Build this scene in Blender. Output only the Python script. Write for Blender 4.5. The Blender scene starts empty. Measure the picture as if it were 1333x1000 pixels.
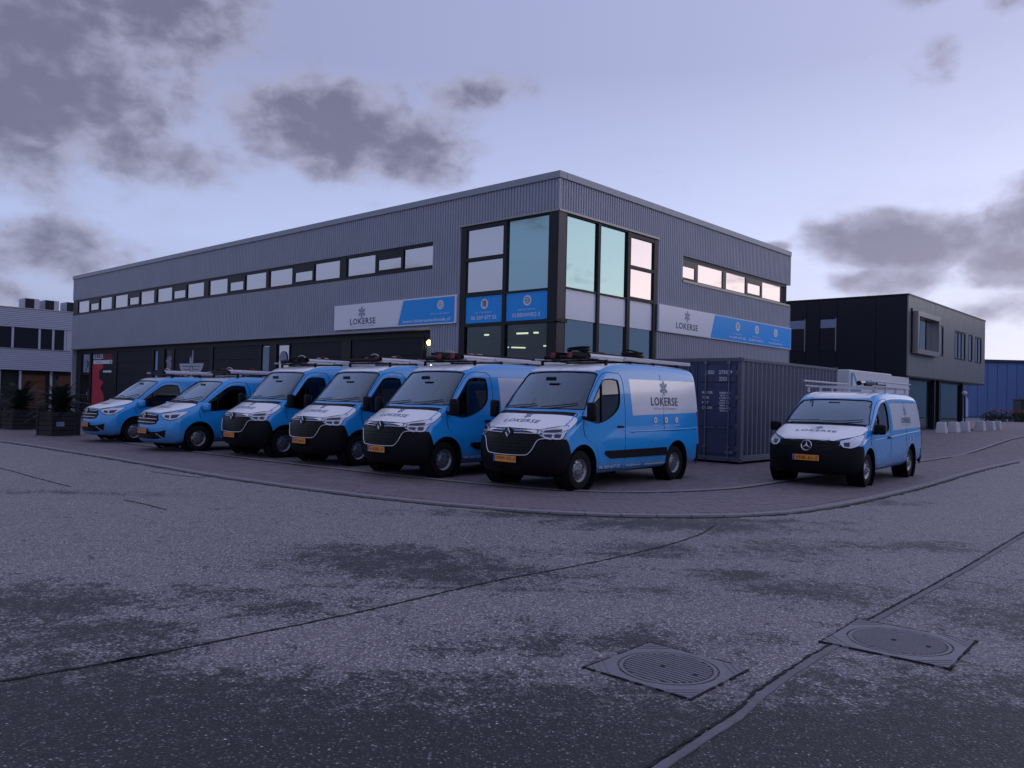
import bpy, bmesh, math, random
from mathutils import Vector, Matrix
from mathutils.bvhtree import BVHTree
random.seed(7)
PI = math.pi
scene = bpy.context.scene
COL = scene.collection

# ------------------------------------------------------------------ camera
CAM_H = 1.6214
cam_data = bpy.data.cameras.new('camera')
cam_data.sensor_width = 36.0
cam_data.lens = 1059.76 / 1333.0 * 36.0
cam_data.clip_end = 3000
cam = bpy.data.objects.new('camera', cam_data)
COL.objects.link(cam)
Rv = Vector((0.999713860, -0.000386975, 0.0239175497))
Uv = Vector((-0.02392068, -0.0161728, 0.99958303))
Fv = Vector((0.0, 0.99986914, 0.01617743))
cam.matrix_world = Matrix(((Rv.x, Uv.x, -Fv.x, 0), (Rv.y, Uv.y, -Fv.y, 0), (Rv.z, Uv.z, -Fv.z, CAM_H), (0, 0, 0, 1)))
scene.camera = cam

# ------------------------------------------------------------------ colour management
vs = scene.view_settings
vs.view_transform = 'Standard'
vs.look = 'None'
vs.gamma = 1.0
vs.use_curve_mapping = False
vs.exposure = 0.0
EXPOSURE = 0.18

# ------------------------------------------------------------------ node helper
class NT:
    def __init__(s, tree):
        s.t = tree; s.n = tree.nodes; s.l = tree.links
    def new(s, typ, **kw):
        n = s.n.new(typ)
        for k, v in kw.items():
            setattr(n, k, v)
        return n
    def put(s, sock, val):
        if val is None: return
        if hasattr(val, 'is_output') or isinstance(val, bpy.types.NodeSocket):
            s.l.new(val, sock)
        else:
            sock.default_value = val
    def math(s, op, a, b=None, c=None, clamp=False):
        n = s.new('ShaderNodeMath', operation=op); n.use_clamp = clamp
        s.put(n.inputs[0], a)
        if b is not None: s.put(n.inputs[1], b)
        if c is not None: s.put(n.inputs[2], c)
        return n.outputs[0]
    def mix(s, f, a, b, typ='MIX'):
        n = s.new('ShaderNodeMix', data_type='RGBA', blend_type=typ)
        s.put(n.inputs[0], f); s.put(n.inputs[6], a); s.put(n.inputs[7], b)
        return n.outputs[2]
    def noise(s, vec, scale, detail=4, rough=0.55, dist=0.0):
        n = s.new('ShaderNodeTexNoise')
        s.put(n.inputs['Vector'], vec); n.inputs['Scale'].default_value = scale
        n.inputs['Detail'].default_value = detail; n.inputs['Roughness'].default_value = rough
        n.inputs['Distortion'].default_value = dist
        return n.outputs['Fac']
    def ramp(s, f, pts):
        n = s.new('ShaderNodeValToRGB')
        s.put(n.inputs[0], f)
        e = n.color_ramp.elements
        while len(e) < len(pts): e.new(0.5)
        for i, (p, c) in enumerate(pts):
            e[i].position = p
            e[i].color = (c[0], c[1], c[2], 1) if isinstance(c, (tuple, list)) else (c, c, c, 1)
        return n.outputs[0]
    def step(s, x, a, b):
        n = s.new('ShaderNodeMapRange', interpolation_type='SMOOTHSTEP')
        s.put(n.inputs[0], x); n.inputs[1].default_value = a; n.inputs[2].default_value = b
        return n.outputs[0]

def c4(c): return (c[0], c[1], c[2], 1.0)

# ------------------------------------------------------------------ world: dusk sky with clouds
SUN_AZ = 74.0     # degrees to the right of the view direction
SUN_EL = 3.0
world = bpy.data.worlds.new('World'); scene.world = world
world.use_nodes = True
W = NT(world.node_tree); W.n.clear()
tc = W.new('ShaderNodeTexCoord')
dirv = tc.outputs['Generated']
sep = W.new('ShaderNodeSeparateXYZ'); W.l.new(dirv, sep.inputs[0])
dx, dy, dz = sep.outputs
sky = W.new('ShaderNodeTexSky', sky_type='NISHITA')
sky.sun_disc = False
sky.sun_elevation = math.radians(SUN_EL)
sky.sun_rotation = math.radians(SUN_AZ)
sky.altitude = 0; sky.air_density = 1.0; sky.dust_density = 2.0; sky.ozone_density = 2.0
az = W.math('ARCTAN2', dx, dy)
el = W.math('ARCSINE', dz)
# lavender dusk wash over the physical sky: depends on height and on the angle to the set sun
g1 = W.math('COSINE', W.math('SUBTRACT', az, math.radians(SUN_AZ)))
glow = W.math('POWER', W.math('MULTIPLY_ADD', g1, 0.5, 0.5), 4.5)
elp = W.math('MAXIMUM', el, 0.0)
low = W.math('EXPONENT', W.math('MULTIPLY', elp, -4.2))
zen = W.ramp(W.math('MULTIPLY', elp, 1.1), [(0.0, (3.8, 4.3, 6.3)), (0.20, (4.9, 5.65, 8.7)), (0.42, (3.3, 3.65, 6.0)), (1.0, (3.9, 4.1, 6.4))])
warm = W.mix(W.math('MULTIPLY', W.math('MULTIPLY', glow, low), 1.0, clamp=True), zen, (11.5, 10.6, 10.4, 1))
lightside = W.math('MULTIPLY_ADD', W.math('POWER', W.math('MULTIPLY_ADD', g1, 0.5, 0.5), 1.5), 0.50, 0.84)
wash = W.mix(1.0, warm, (1, 1, 1, 1), 'MULTIPLY')
vm = W.new('ShaderNodeVectorMath', operation='SCALE'); W.l.new(wash, vm.inputs[0]); W.l.new(lightside, vm.inputs[3])
nish = W.mix(1.0, sky.outputs[0], (0.80, 0.88, 1.15, 1), 'MULTIPLY')
clear = W.mix(0.85, nish, vm.outputs[0])
# clouds
den = W.math('ADD', W.math('MAXIMUM', dz, 0.0), 0.10)
cb = W.new('ShaderNodeCombineXYZ')
W.l.new(W.math('DIVIDE', dx, den), cb.inputs[0]); W.l.new(W.math('DIVIDE', dy, den), cb.inputs[1])
n_big = W.noise(cb.outputs[0], 1.15, 7, 0.62, 0.25)
cb2 = W.new('ShaderNodeCombineXYZ')
W.l.new(W.math('MULTIPLY', az, 6.0), cb2.inputs[0]); W.l.new(W.math('MULTIPLY', el, 9.0), cb2.inputs[1])
n_puf = W.noise(cb2.outputs[0], 1.35, 6, 0.55, 0.35)
n_fin = W.noise(cb2.outputs[0], 4.2, 5, 0.55, 0.2)
blobs = [(-32, 19.0, 11.5, 7.0, 1.45), (-25, 23.0, 8.0, 3.6, 1.3), (-25.0, 14.8, 6.5, 2.6, 1.1), (-38, 14, 8, 4, .8), (-13.0, 17.8, 7.6, 3.2, 1.5), (-7.6, 16.4, 5.0, 2.2, 1.3),
         (-18.0, 14.8, 4.0, 1.5, .7), (-3.4, 20.6, 5.0, 1.5, .95), (26.0, 10.4, 6.2, 2.0, 1.6), (33.0, 10.0, 5.5, 3.0, 1.5), (24.5, 8.0, 5.5, 1.3, .95),
         (31.5, 6.0, 7.0, 1.5, .80), (17.6, 10.4, 1.8, .55, .8), (27.6, 21.2, 1.5, 1.7, .70), (26.6, 24.6, 3.5, 1.0, .7), (32, 23.6, 3.0, 1.4, .8), (-29.5, 8.2, 6.5, 2.2, 1.05),
         (-36, 5.5, 8, 2.0, .8), (1.0, 15.5, 2.0, .5, .35)]
acc = None
for (a0, e0, sa, se, wgt) in blobs:
    u1 = W.math('DIVIDE', W.math('SUBTRACT', az, math.radians(a0)), math.radians(sa))
    u2 = W.math('DIVIDE', W.math('SUBTRACT', el, math.radians(e0)), math.radians(se))
    q = W.math('ADD', W.math('MULTIPLY', u1, u1), W.math('MULTIPLY', u2, u2))
    g = W.math('MULTIPLY', W.math('EXPONENT', W.math('MULTIPLY', q, -1.0)), wgt)
    acc = g if acc is None else W.math('MAXIMUM', acc, g)
# behind and beside the view the same broken cloud goes on
infront = W.step(dy, 0.55, 0.80)
general = W.math('MULTIPLY', W.math('SUBTRACT', 1.0, infront), W.step(n_big, 0.42, 0.66))
cover = W.math('MAXIMUM', acc, W.math('MULTIPLY', general, 0.58))
tex = W.math('ADD', W.math('MULTIPLY', n_puf, 0.84), W.math('MULTIPLY', n_fin, 0.22))
dens = W.math('ADD', W.math('MULTIPLY', cover, 0.95), W.math('MULTIPLY', W.math('SUBTRACT', tex, 0.51), 2.1))
mask = W.step(dens, 0.30, 0.80)
thin = W.math('MULTIPLY', W.step(n_big, 0.50, 0.80), 0.20)
shade = W.step(W.math('ADD', dens, W.math('MULTIPLY', W.math('SUBTRACT', n_fin, 0.5), 1.5)), 0.40, 1.45)
ccol = W.mix(shade, (3.3, 3.4, 4.8, 1), (1.45, 1.5, 2.3, 1))
edge_warm = W.mix(W.math('MULTIPLY', W.math('MULTIPLY', glow, low), 0.9, clamp=True), ccol, (5.6, 5.0, 6.4, 1))
c1 = W.mix(W.math('MULTIPLY', mask, 0.93), clear, edge_warm)
c2 = W.mix(thin, c1, (3.4, 3.3, 4.7, 1))
bgn = W.new('ShaderNodeBackground'); W.l.new(c2, bgn.inputs[0]); bgn.inputs[1].default_value = 0.10
wo = W.new('ShaderNodeOutputWorld'); W.l.new(bgn.outputs[0], wo.inputs[0])

sun_d = bpy.data.lights.new('sun', 'SUN'); sun_d.energy = 0.06; sun_d.angle = math.radians(40)
sun_d.color = (1.0, 0.83, 0.72)
sun = bpy.data.objects.new('sun', sun_d); COL.objects.link(sun)
sdir = Vector((math.sin(math.radians(SUN_AZ)) * math.cos(math.radians(SUN_EL + 12)), math.cos(math.radians(SUN_AZ)) * math.cos(math.radians(SUN_EL + 12)), math.sin(math.radians(SUN_EL + 12))))
sun.rotation_euler = sdir.to_track_quat('Z', 'Y').to_euler()
sun.location = (30, 0, 30)
vs.exposure = EXPOSURE

# ------------------------------------------------------------------ materials
MATS = {}
def mat(name, col, rough=0.5, metal=0.0, spec=0.5, bump=0.0, bscale=40, var=0.0, vscale=6, coat=0.0, emit=None, estr=0.0):
    m = bpy.data.materials.new(name); m.use_nodes = True
    N = NT(m.node_tree); b = N.n['Principled BSDF']
    b.inputs['Base Color'].default_value = c4(col)
    b.inputs['Roughness'].default_value = rough
    b.inputs['Metallic'].default_value = metal
    b.inputs['Specular IOR Level'].default_value = spec
    b.inputs['Coat Weight'].default_value = coat
    b.inputs['Coat Roughness'].default_value = 0.06
    if var > 0:
        t = N.new('ShaderNodeTexCoord')
        f = N.noise(t.outputs['Object'], vscale, 5, 0.6)
        c = N.mix(f, c4([x * (1 - var) for x in col]), c4([min(1, x * (1 + var)) for x in col]))
        N.l.new(c, b.inputs['Base Color'])
        f2 = N.noise(t.outputs['Object'], vscale * 3.1, 4, 0.6)
        N.l.new(N.math('MULTIPLY_ADD', f2, 0.25, rough - 0.12, clamp=True), b.inputs['Roughness'])
    if bump > 0:
        t = N.new('ShaderNodeTexCoord')
        f = N.noise(t.outputs['Object'], bscale, 4, 0.6)
        bn = N.new('ShaderNodeBump'); bn.inputs['Strength'].default_value = bump; bn.inputs['Distance'].default_value = 0.02
        N.l.new(f, bn.inputs['Height']); N.l.new(bn.outputs[0], b.inputs['Normal'])
    if emit:
        b.inputs['Emission Color'].default_value = c4(emit); b.inputs['Emission Strength'].default_value = estr
    MATS[name] = m
    return m
def glass(name, tint, refl_tint=(1, 1, 1), base=0.06, graze=0.9, rough=0.01, wav=0.0):
    """thin pane: tinted see-through plus mirror reflection that grows at grazing angles"""
    m = bpy.data.materials.new(name); m.use_nodes = True
    N = NT(m.node_tree); N.n.clear()
    tr = N.new('ShaderNodeBsdfTransparent'); tr.inputs[0].default_value = c4(tint)
    gl = N.new('ShaderNodeBsdfGlossy'); gl.inputs['Color'].default_value = c4(refl_tint); gl.inputs['Roughness'].default_value = rough
    lw = N.new('ShaderNodeLayerWeight'); lw.inputs[0].default_value = 0.5
    f = N.math('MULTIPLY_ADD', N.math('POWER', lw.outputs['Facing'], 2.2), graze - base, base, clamp=True)
    if wav > 0:
        t = N.new('ShaderNodeTexCoord'); nn = N.noise(t.outputs['Object'], 1.1, 2, 0.5)
        bn = N.new('ShaderNodeBump'); bn.inputs['Strength'].default_value = wav; bn.inputs['Distance'].default_value = 0.05
        N.l.new(nn, bn.inputs['Height']); N.l.new(bn.outputs[0], gl.inputs['Normal'])
    mx = N.new('ShaderNodeMixShader'); N.l.new(f, mx.inputs[0]); N.l.new(tr.outputs[0], mx.inputs[1]); N.l.new(gl.outputs[0], mx.inputs[2])
    o = N.new('ShaderNodeOutputMaterial'); N.l.new(mx.outputs[0], o.inputs[0])
    MATS[name] = m
    return m

M_clad = mat('cladding_grey', (0.33, 0.345, 0.41), 0.45, 0.1, var=0.12, vscale=0.8)
M_fascia = mat('fascia_trim', (0.28, 0.30, 0.35), 0.4, 0.2, var=0.08)
M_darkframe = mat('dark_frame', (0.007, 0.008, 0.012), 0.4, 0.0, 0.3)
M_column = mat('column_grey', (0.045, 0.043, 0.052), 0.35, 0.5)
M_innerdark = mat('inner_dark', (0.008, 0.009, 0.012), 0.8, var=0.3, vscale=1.0)
M_innergrey = mat('inner_grey', (0.06, 0.062, 0.066), 0.8, var=0.2, vscale=1.0)
M_ceiling = mat('ceiling_dark', (0.05, 0.053, 0.056), 0.9)
M_roller = mat('roller_door_dark', (0.008, 0.010, 0.020), 0.5, 0.0, 0.25, var=0.2, vscale=1.5)
M_sill = mat('window_sill_metal', (0.28, 0.27, 0.28), 0.35, 0.6)
M_lamp = mat('tube_lamp_glow', (0.9, 0.9, 0.7), 0.5, emit=(1.0, 1.0, 0.66), estr=1.6)
M_warm = mat('warm_lamp_glow', (0.9, 0.7, 0.4), 0.5, emit=(1.0, 0.74, 0.30), estr=5.0)
M_pane = glass('window_pane', (0.10, 0.11, 0.13), (0.88, 0.86, 0.89), 0.55, 0.95, 0.015, 0.02)
M_pane_pink = glass('opening_window_pane', (0.10, 0.10, 0.12), (0.95, 0.87, 0.89), 0.62, 0.95, 0.015, 0.02)
M_teal = glass('teal_solar_glass', (0.05, 0.09, 0.10), (0.48, 0.72, 0.76), 0.55, 0.95, 0.015, 0.02)
M_shopglass = glass('shop_window_glass', (0.62, 0.68, 0.68), (0.8, 0.9, 0.95), 0.035, 0.5, 0.01, 0.01)
M_lowteal = glass('lower_teal_glass', (0.12, 0.16, 0.18), (0.85, 1.0, 1.0), 0.62, 0.95, 0.015, 0.02)
M_signwhite = mat('sign_white', (0.80, 0.81, 0.86), 0.18, 0.0, 0.5)
M_signblue = mat('sign_blue', (0.015, 0.34, 0.86), 0.25, 0.0, 0.25)
M_printwhite = mat('print_white', (0.74, 0.76, 0.82), 0.35)
M_printpale = mat('print_pale_blue', (0.22, 0.40, 0.72), 0.35)
M_printdark = mat('print_dark_blue', (0.03, 0.045, 0.10), 0.4)
M_printgrey = mat('print_grey_blue', (0.20, 0.26, 0.40), 0.4)
M_red = mat('print_red', (0.42, 0.02, 0.045), 0.5, var=0.2, vscale=2)
M_white = mat('white_render_wall', (0.62, 0.63, 0.68), 0.6, var=0.08, vscale=1)
M_black = mat('black_building_panel', (0.008, 0.010, 0.020), 0.45, 0.0, 0.3, var=0.18, vscale=0.7)
M_anthr = mat('anthracite_panel', (0.17, 0.178, 0.185), 0.4, 0.2, var=0.10, vscale=0.6)
M_bluehall = mat('blue_hall_steel', (0.10, 0.18, 0.38), 0.55, 0.1, var=0.12, vscale=0.2)
M_leftclad = mat('left_building_cladding', (0.36, 0.39, 0.50), 0.45, 0.1, var=0.08, vscale=0.6)
M_rust = mat('rust_brown_panel', (0.085, 0.028, 0.014), 0.7, var=0.3, vscale=3)
M_cont = mat('container_slate', (0.095, 0.102, 0.148), 0.42, 0.15, 0.5, bump=0.15, bscale=9, var=0.25, vscale=2.2)
M_contdoor = mat('container_door_slate', (0.045, 0.055, 0.12), 0.45, 0.15, 0.5, bump=0.12, bscale=8, var=0.25, vscale=2.5)
M_contbar = mat('container_bar', (0.13, 0.145, 0.20), 0.4, 0.4, var=0.2, vscale=6)
M_concrete = mat('concrete_block', (0.50, 0.50, 0.55), 0.8, bump=0.3, bscale=30, var=0.15, vscale=4)
M_wood = mat('planter_wood', (0.018, 0.016, 0.020), 0.8, bump=0.3, bscale=30, var=0.4, vscale=5)
M_leaf = mat('palm_leaf', (0.010, 0.016, 0.012), 0.6, var=0.4, vscale=4)
M_hedge = mat('hedge_leaf', (0.016, 0.026, 0.016), 0.7, var=0.4, vscale=5)
M_flower = mat('orange_flower', (0.30, 0.06, 0.015), 0.7)
M_fence = mat('black_fence_steel', (0.012, 0.014, 0.030), 0.5)
M_grass = mat('grass_blade', (0.020, 0.034, 0.022), 0.9, var=0.4, vscale=2)

# ------------------------------------------------------------------ mesh builder
class MB:
    def __init__(s): s.v = []; s.f = []; s.m = []
    def add(s, vs_, fs_, mi=0):
        o = len(s.v); s.v += [tuple(v) for v in vs_]
        for f in fs_: s.f.append([i + o for i in f]); s.m.append(mi)
    def box(s, x0, x1, y0, y1, z0, z1, mi=0):
        if x0 > x1: x0, x1 = x1, x0
        if y0 > y1: y0, y1 = y1, y0
        if z0 > z1: z0, z1 = z1, z0
        s.add([(x0, y0, z0), (x1, y0, z0), (x1, y1, z0), (x0, y1, z0), (x0, y0, z1), (x1, y0, z1), (x1, y1, z1), (x0, y1, z1)],
              [(0, 3, 2, 1), (4, 5, 6, 7), (0, 1, 5, 4), (1, 2, 6, 5), (2, 3, 7, 6), (3, 0, 4, 7)], mi)
        return s
    def prism(s, poly, fn, d0, d1, mi=0):
        """poly in 2D, fn(a,b,d)->3D"""
        n = len(poly)
        vs_ = [fn(a, b, d0) for a, b in poly] + [fn(a, b, d1) for a, b in poly]
        fs_ = [list(range(n))[::-1], list(range(n, 2 * n))] + [[i, (i + 1) % n, n + (i + 1) % n, n + i] for i in range(n)]
        s.add(vs_, fs_, mi); return s
    def tube(s, pts, r, n=8, mi=0, cap=True, rr=None):
        pts = [Vector(p) for p in pts]; rings = []
        up = Vector((0, 0, 1)); prev = None
        for i, p in enumerate(pts):
            t = (pts[min(i + 1, len(pts) - 1)] - pts[max(i - 1, 0)]).normalized()
            a = up.cross(t)
            if a.length < 0.05: a = Vector((1, 0, 0)).cross(t)
            a.normalize(); b = t.cross(a).normalized()
            if prev is not None and a.dot(prev) < 0: a, b = -a, -b
            prev = a
            ri = rr[i] if rr else r
            rings.append([p + a * math.cos(2 * PI * k / n) * ri + b * math.sin(2 * PI * k / n) * ri for k in range(n)])
        vs_ = [v for rg in rings for v in rg]; fs_ = []
        for i in range(len(rings) - 1):
            for k in range(n):
                fs_.append((i * n + k, i * n + (k + 1) % n, (i + 1) * n + (k + 1) % n, (i + 1) * n + k))
        if cap:
            fs_.append(list(range(n))[::-1]); fs_.append([(len(rings) - 1) * n + k for k in range(n)])
        s.add(vs_, fs_, mi); return s
    def lathe(s, prof, axis='y', n=24, c=(0, 0, 0), mi=0, flip=1):
        """prof: (radius, offset along axis)"""
        vs_ = []; c = Vector(c)
        for r, d in prof:
            for k in range(n):
                a = 2 * PI * k / n
                if axis == 'y': vs_.append(c + Vector((math.cos(a) * r, d * flip, math.sin(a) * r)))
                elif axis == 'z': vs_.append(c + Vector((math.cos(a) * r, math.sin(a) * r, d * flip)))
                else: vs_.append(c + Vector((d * flip, math.cos(a) * r, math.sin(a) * r)))
        fs_ = []
        for i in range(len(prof) - 1):
            for k in range(n):
                fs_.append((i * n + k, i * n + (k + 1) % n, (i + 1) * n + (k + 1) % n, (i + 1) * n + k))
        s.add(vs_, fs_, mi); return s
    def xf(s, M, i0=0):
        s.v = s.v[:i0] + [tuple(M @ Vector(v)) for v in s.v[i0:]]; return s
    def bm(s):
        b = bmesh.new(); vv = [b.verts.new(v) for v in s.v]
        for f, mi in zip(s.f, s.m):
            try:
                ff = b.faces.new([vv[i] for i in f]); ff.material_index = mi
            except ValueError: pass
        return b
    def build(s, name, mats, parent=None, bevel=0.0, smooth=None, recalc=True, seg=1):
        b = s.bm()
        if recalc: bmesh.ops.recalc_face_normals(b, faces=b.faces)
        if bevel > 0:
            bmesh.ops.bevel(b, geom=[e for e in b.edges if len(e.link_faces) == 2 and e.calc_face_angle(0) > 0.5], offset=bevel, segments=seg, affect='EDGES', profile=0.5)
        return link_bm(name, b, mats, parent, smooth)

def link_bm(name, b, mats, parent=None, smooth=None):
    me = bpy.data.meshes.new(name); b.to_mesh(me); b.free()
    if not isinstance(mats, (list, tuple)): mats = [mats]
    for m in mats: me.materials.append(m)
    if smooth is not None:
        me.shade_smooth(); me.set_sharp_from_angle(angle=smooth)
    o = bpy.data.objects.new(name, me); COL.objects.link(o)
    if parent is not None: o.parent = parent
    return o

def tag(o, label=None, cat=None, group=None, kind=None):
    if label: o['label'] = label
    if cat: o['category'] = cat
    if group: o['group'] = group
    if kind: o['kind'] = kind
    return o
def thing(name, label, cat, loc=(0, 0, 0), rz=0.0, group=None):
    o = bpy.data.objects.new(name, None); COL.objects.link(o)
    o.empty_display_size = 0.3
    o.location = loc; o.rotation_euler = (0, 0, rz)
    return tag(o, label, cat, group)
def struct(name, mb, m, parent=None, **kw):
    o = mb.build(name, m, parent, **kw)
    o['kind'] = 'structure'; return o

# local frame of the yard: X along the right-hand facade, Y along the left-hand facade, origin at the building corner
ANG = math.radians(47.7115)
CX, CY = 1.16724, 22.15614
vX = Vector((math.cos(ANG), math.sin(ANG), 0)); vY = Vector((-math.sin(ANG), math.cos(ANG), 0))
def L2W(X, Y, z=0.0): return Vector((CX, CY, 0)) + vX * X + vY * Y + Vector((0, 0, z))
def W2L(x, y):
    d = Vector((x - CX, y - CY, 0)); return d.dot(vX), d.dot(vY)
def sstep(x, a, b):
    t = max(0.0, min(1.0, (x - a) / (b - a))); return t * t * (3 - 2 * t)
def gz(x, y):
    X, Y = W2L(x, y); return 0.42 * sstep(X, 12, 24) - 0.25 * sstep(Y, 36, 50)

# ------------------------------------------------------------------ 2D artwork (lettering, emblems)
def text_bm(s, size=1.0, bold=0.0, spacing=1.0):
    cu = bpy.data.curves.new('lettering', 'FONT'); cu.body = s; cu.size = size; cu.offset = bold; cu.space_character = spacing
    cu.resolution_u = 2
    o = bpy.data.objects.new('lettering', cu); COL.objects.link(o)
    dg = bpy.context.evaluated_depsgraph_get()
    me = bpy.data.meshes.new_from_object(o.evaluated_get(dg))
    b = bmesh.new(); b.from_mesh(me)
    bpy.data.objects.remove(o); bpy.data.curves.remove(cu); bpy.data.meshes.remove(me)
    return b
class Art:
    def __init__(s): s.v = []; s.f = []
    def poly(s, pts):
        o = len(s.v); s.v += [tuple(p) for p in pts]; s.f.append(list(range(o, o + len(pts)))); return s
    def rect(s, x0, x1, y0, y1): return s.poly([(x0, y0), (x1, y0), (x1, y1), (x0, y1)])
    def stroke(s, p, q, w):
        p = Vector(p); q = Vector(q); d = (q - p).normalized(); n = Vector((-d.y, d.x)) * w / 2
        return s.poly([p - n, q - n, q + n, p + n])
    def ring(s, cx, cy, r0, r1, n=20, sx=1.0, a0=0, a1=2 * PI):
        for k in range(n):
            a = a0 + (a1 - a0) * k / n; b = a0 + (a1 - a0) * (k + 1) / n
            s.poly([(cx + math.cos(a) * r0 * sx, cy + math.sin(a) * r0), (cx + math.cos(a) * r1 * sx, cy + math.sin(a) * r1),
                    (cx + math.cos(b) * r1 * sx, cy + math.sin(b) * r1), (cx + math.cos(b) * r0 * sx, cy + math.sin(b) * r0)])
        return s
    def disc(s, cx, cy, r, n=20): return s.poly([(cx + math.cos(2 * PI * k / n) * r, cy + math.sin(2 * PI * k / n) * r) for k in range(n)])
    def text(s, t, x0, x1, y0, h, bold=0.0, spacing=1.0):
        """fit the words between x0 and x1, cap height h above y0"""
        b = text_bm(t, 1.0, bold, spacing)
        if not b.verts: b.free(); return s
        xs = [v.co.x for v in b.verts]; ys = [v.co.y for v in b.verts]
        ax, bx_, ay, by = min(xs), max(xs), min(ys), max(ys)
        sx = (x1 - x0) / (bx_ - ax); sy = h / (by - ay)
        b.verts.index_update(); o = len(s.v)
        for v in b.verts: s.v.append((x0 + (v.co.x - ax) * sx, y0 + (v.co.y - ay) * sy))
        for f in b.faces: s.f.append([o + v.index for v in f.verts])
        b.free(); return s
    def star(s, cx, cy, r):
        """emblem of crossed tools: six arms with knots, like a snowflake"""
        for k in range(6):
            a = PI / 2 + k * PI / 3
            d = Vector((math.cos(a), math.sin(a))); n = Vector((-d.y, d.x)); c = Vector((cx, cy))
            s.stroke(c + d * r * .12, c + d * r * .98, r * .13)
            s.stroke(c + d * r * .62 - n * r * .24, c + d * r * .62 + n * r * .24, r * .12)
            s.stroke(c + d * r * .86 - n * r * .16, c + d * r * .86 + n * r * .16, r * .16)
            s.stroke(c + d * r * .38, c + d * r * .66 + n * r * .26, r * .09)
            s.stroke(c + d * r * .38, c + d * r * .66 - n * r * .26, r * .09)
        s.ring(cx, cy, r * .2, r * .34, 12); return s
    def build(s, name, m, parent, fn, cut=None):
        b = bmesh.new(); vv = [b.verts.new((p[0], p[1], 0)) for p in s.v]
        for f in s.f:
            try: b.faces.new([vv[i] for i in f])
            except ValueError: pass
        if cut: grid_cut(b, cut)
        for v in b.verts: v.co = fn(v.co.x, v.co.y)
        return link_bm(name, b, m, parent)
def grid_cut(b, step):
    xs = [v.co.x for v in b.verts]; ys = [v.co.y for v in b.verts]
    for ax, lo, hi in ((0, min(xs), max(xs)), (1, min(ys), max(ys))):
        t = math.floor(lo / step) * step + step
        while t < hi - 1e-4:
            co = Vector((0, 0, 0)); co[ax] = t; no = Vector((0, 0, 0)); no[ax] = 1
            bmesh.ops.bisect_plane(b, geom=b.verts[:] + b.edges[:] + b.faces[:], plane_co=co, plane_no=no, dist=1e-5)
            t += step

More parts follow.
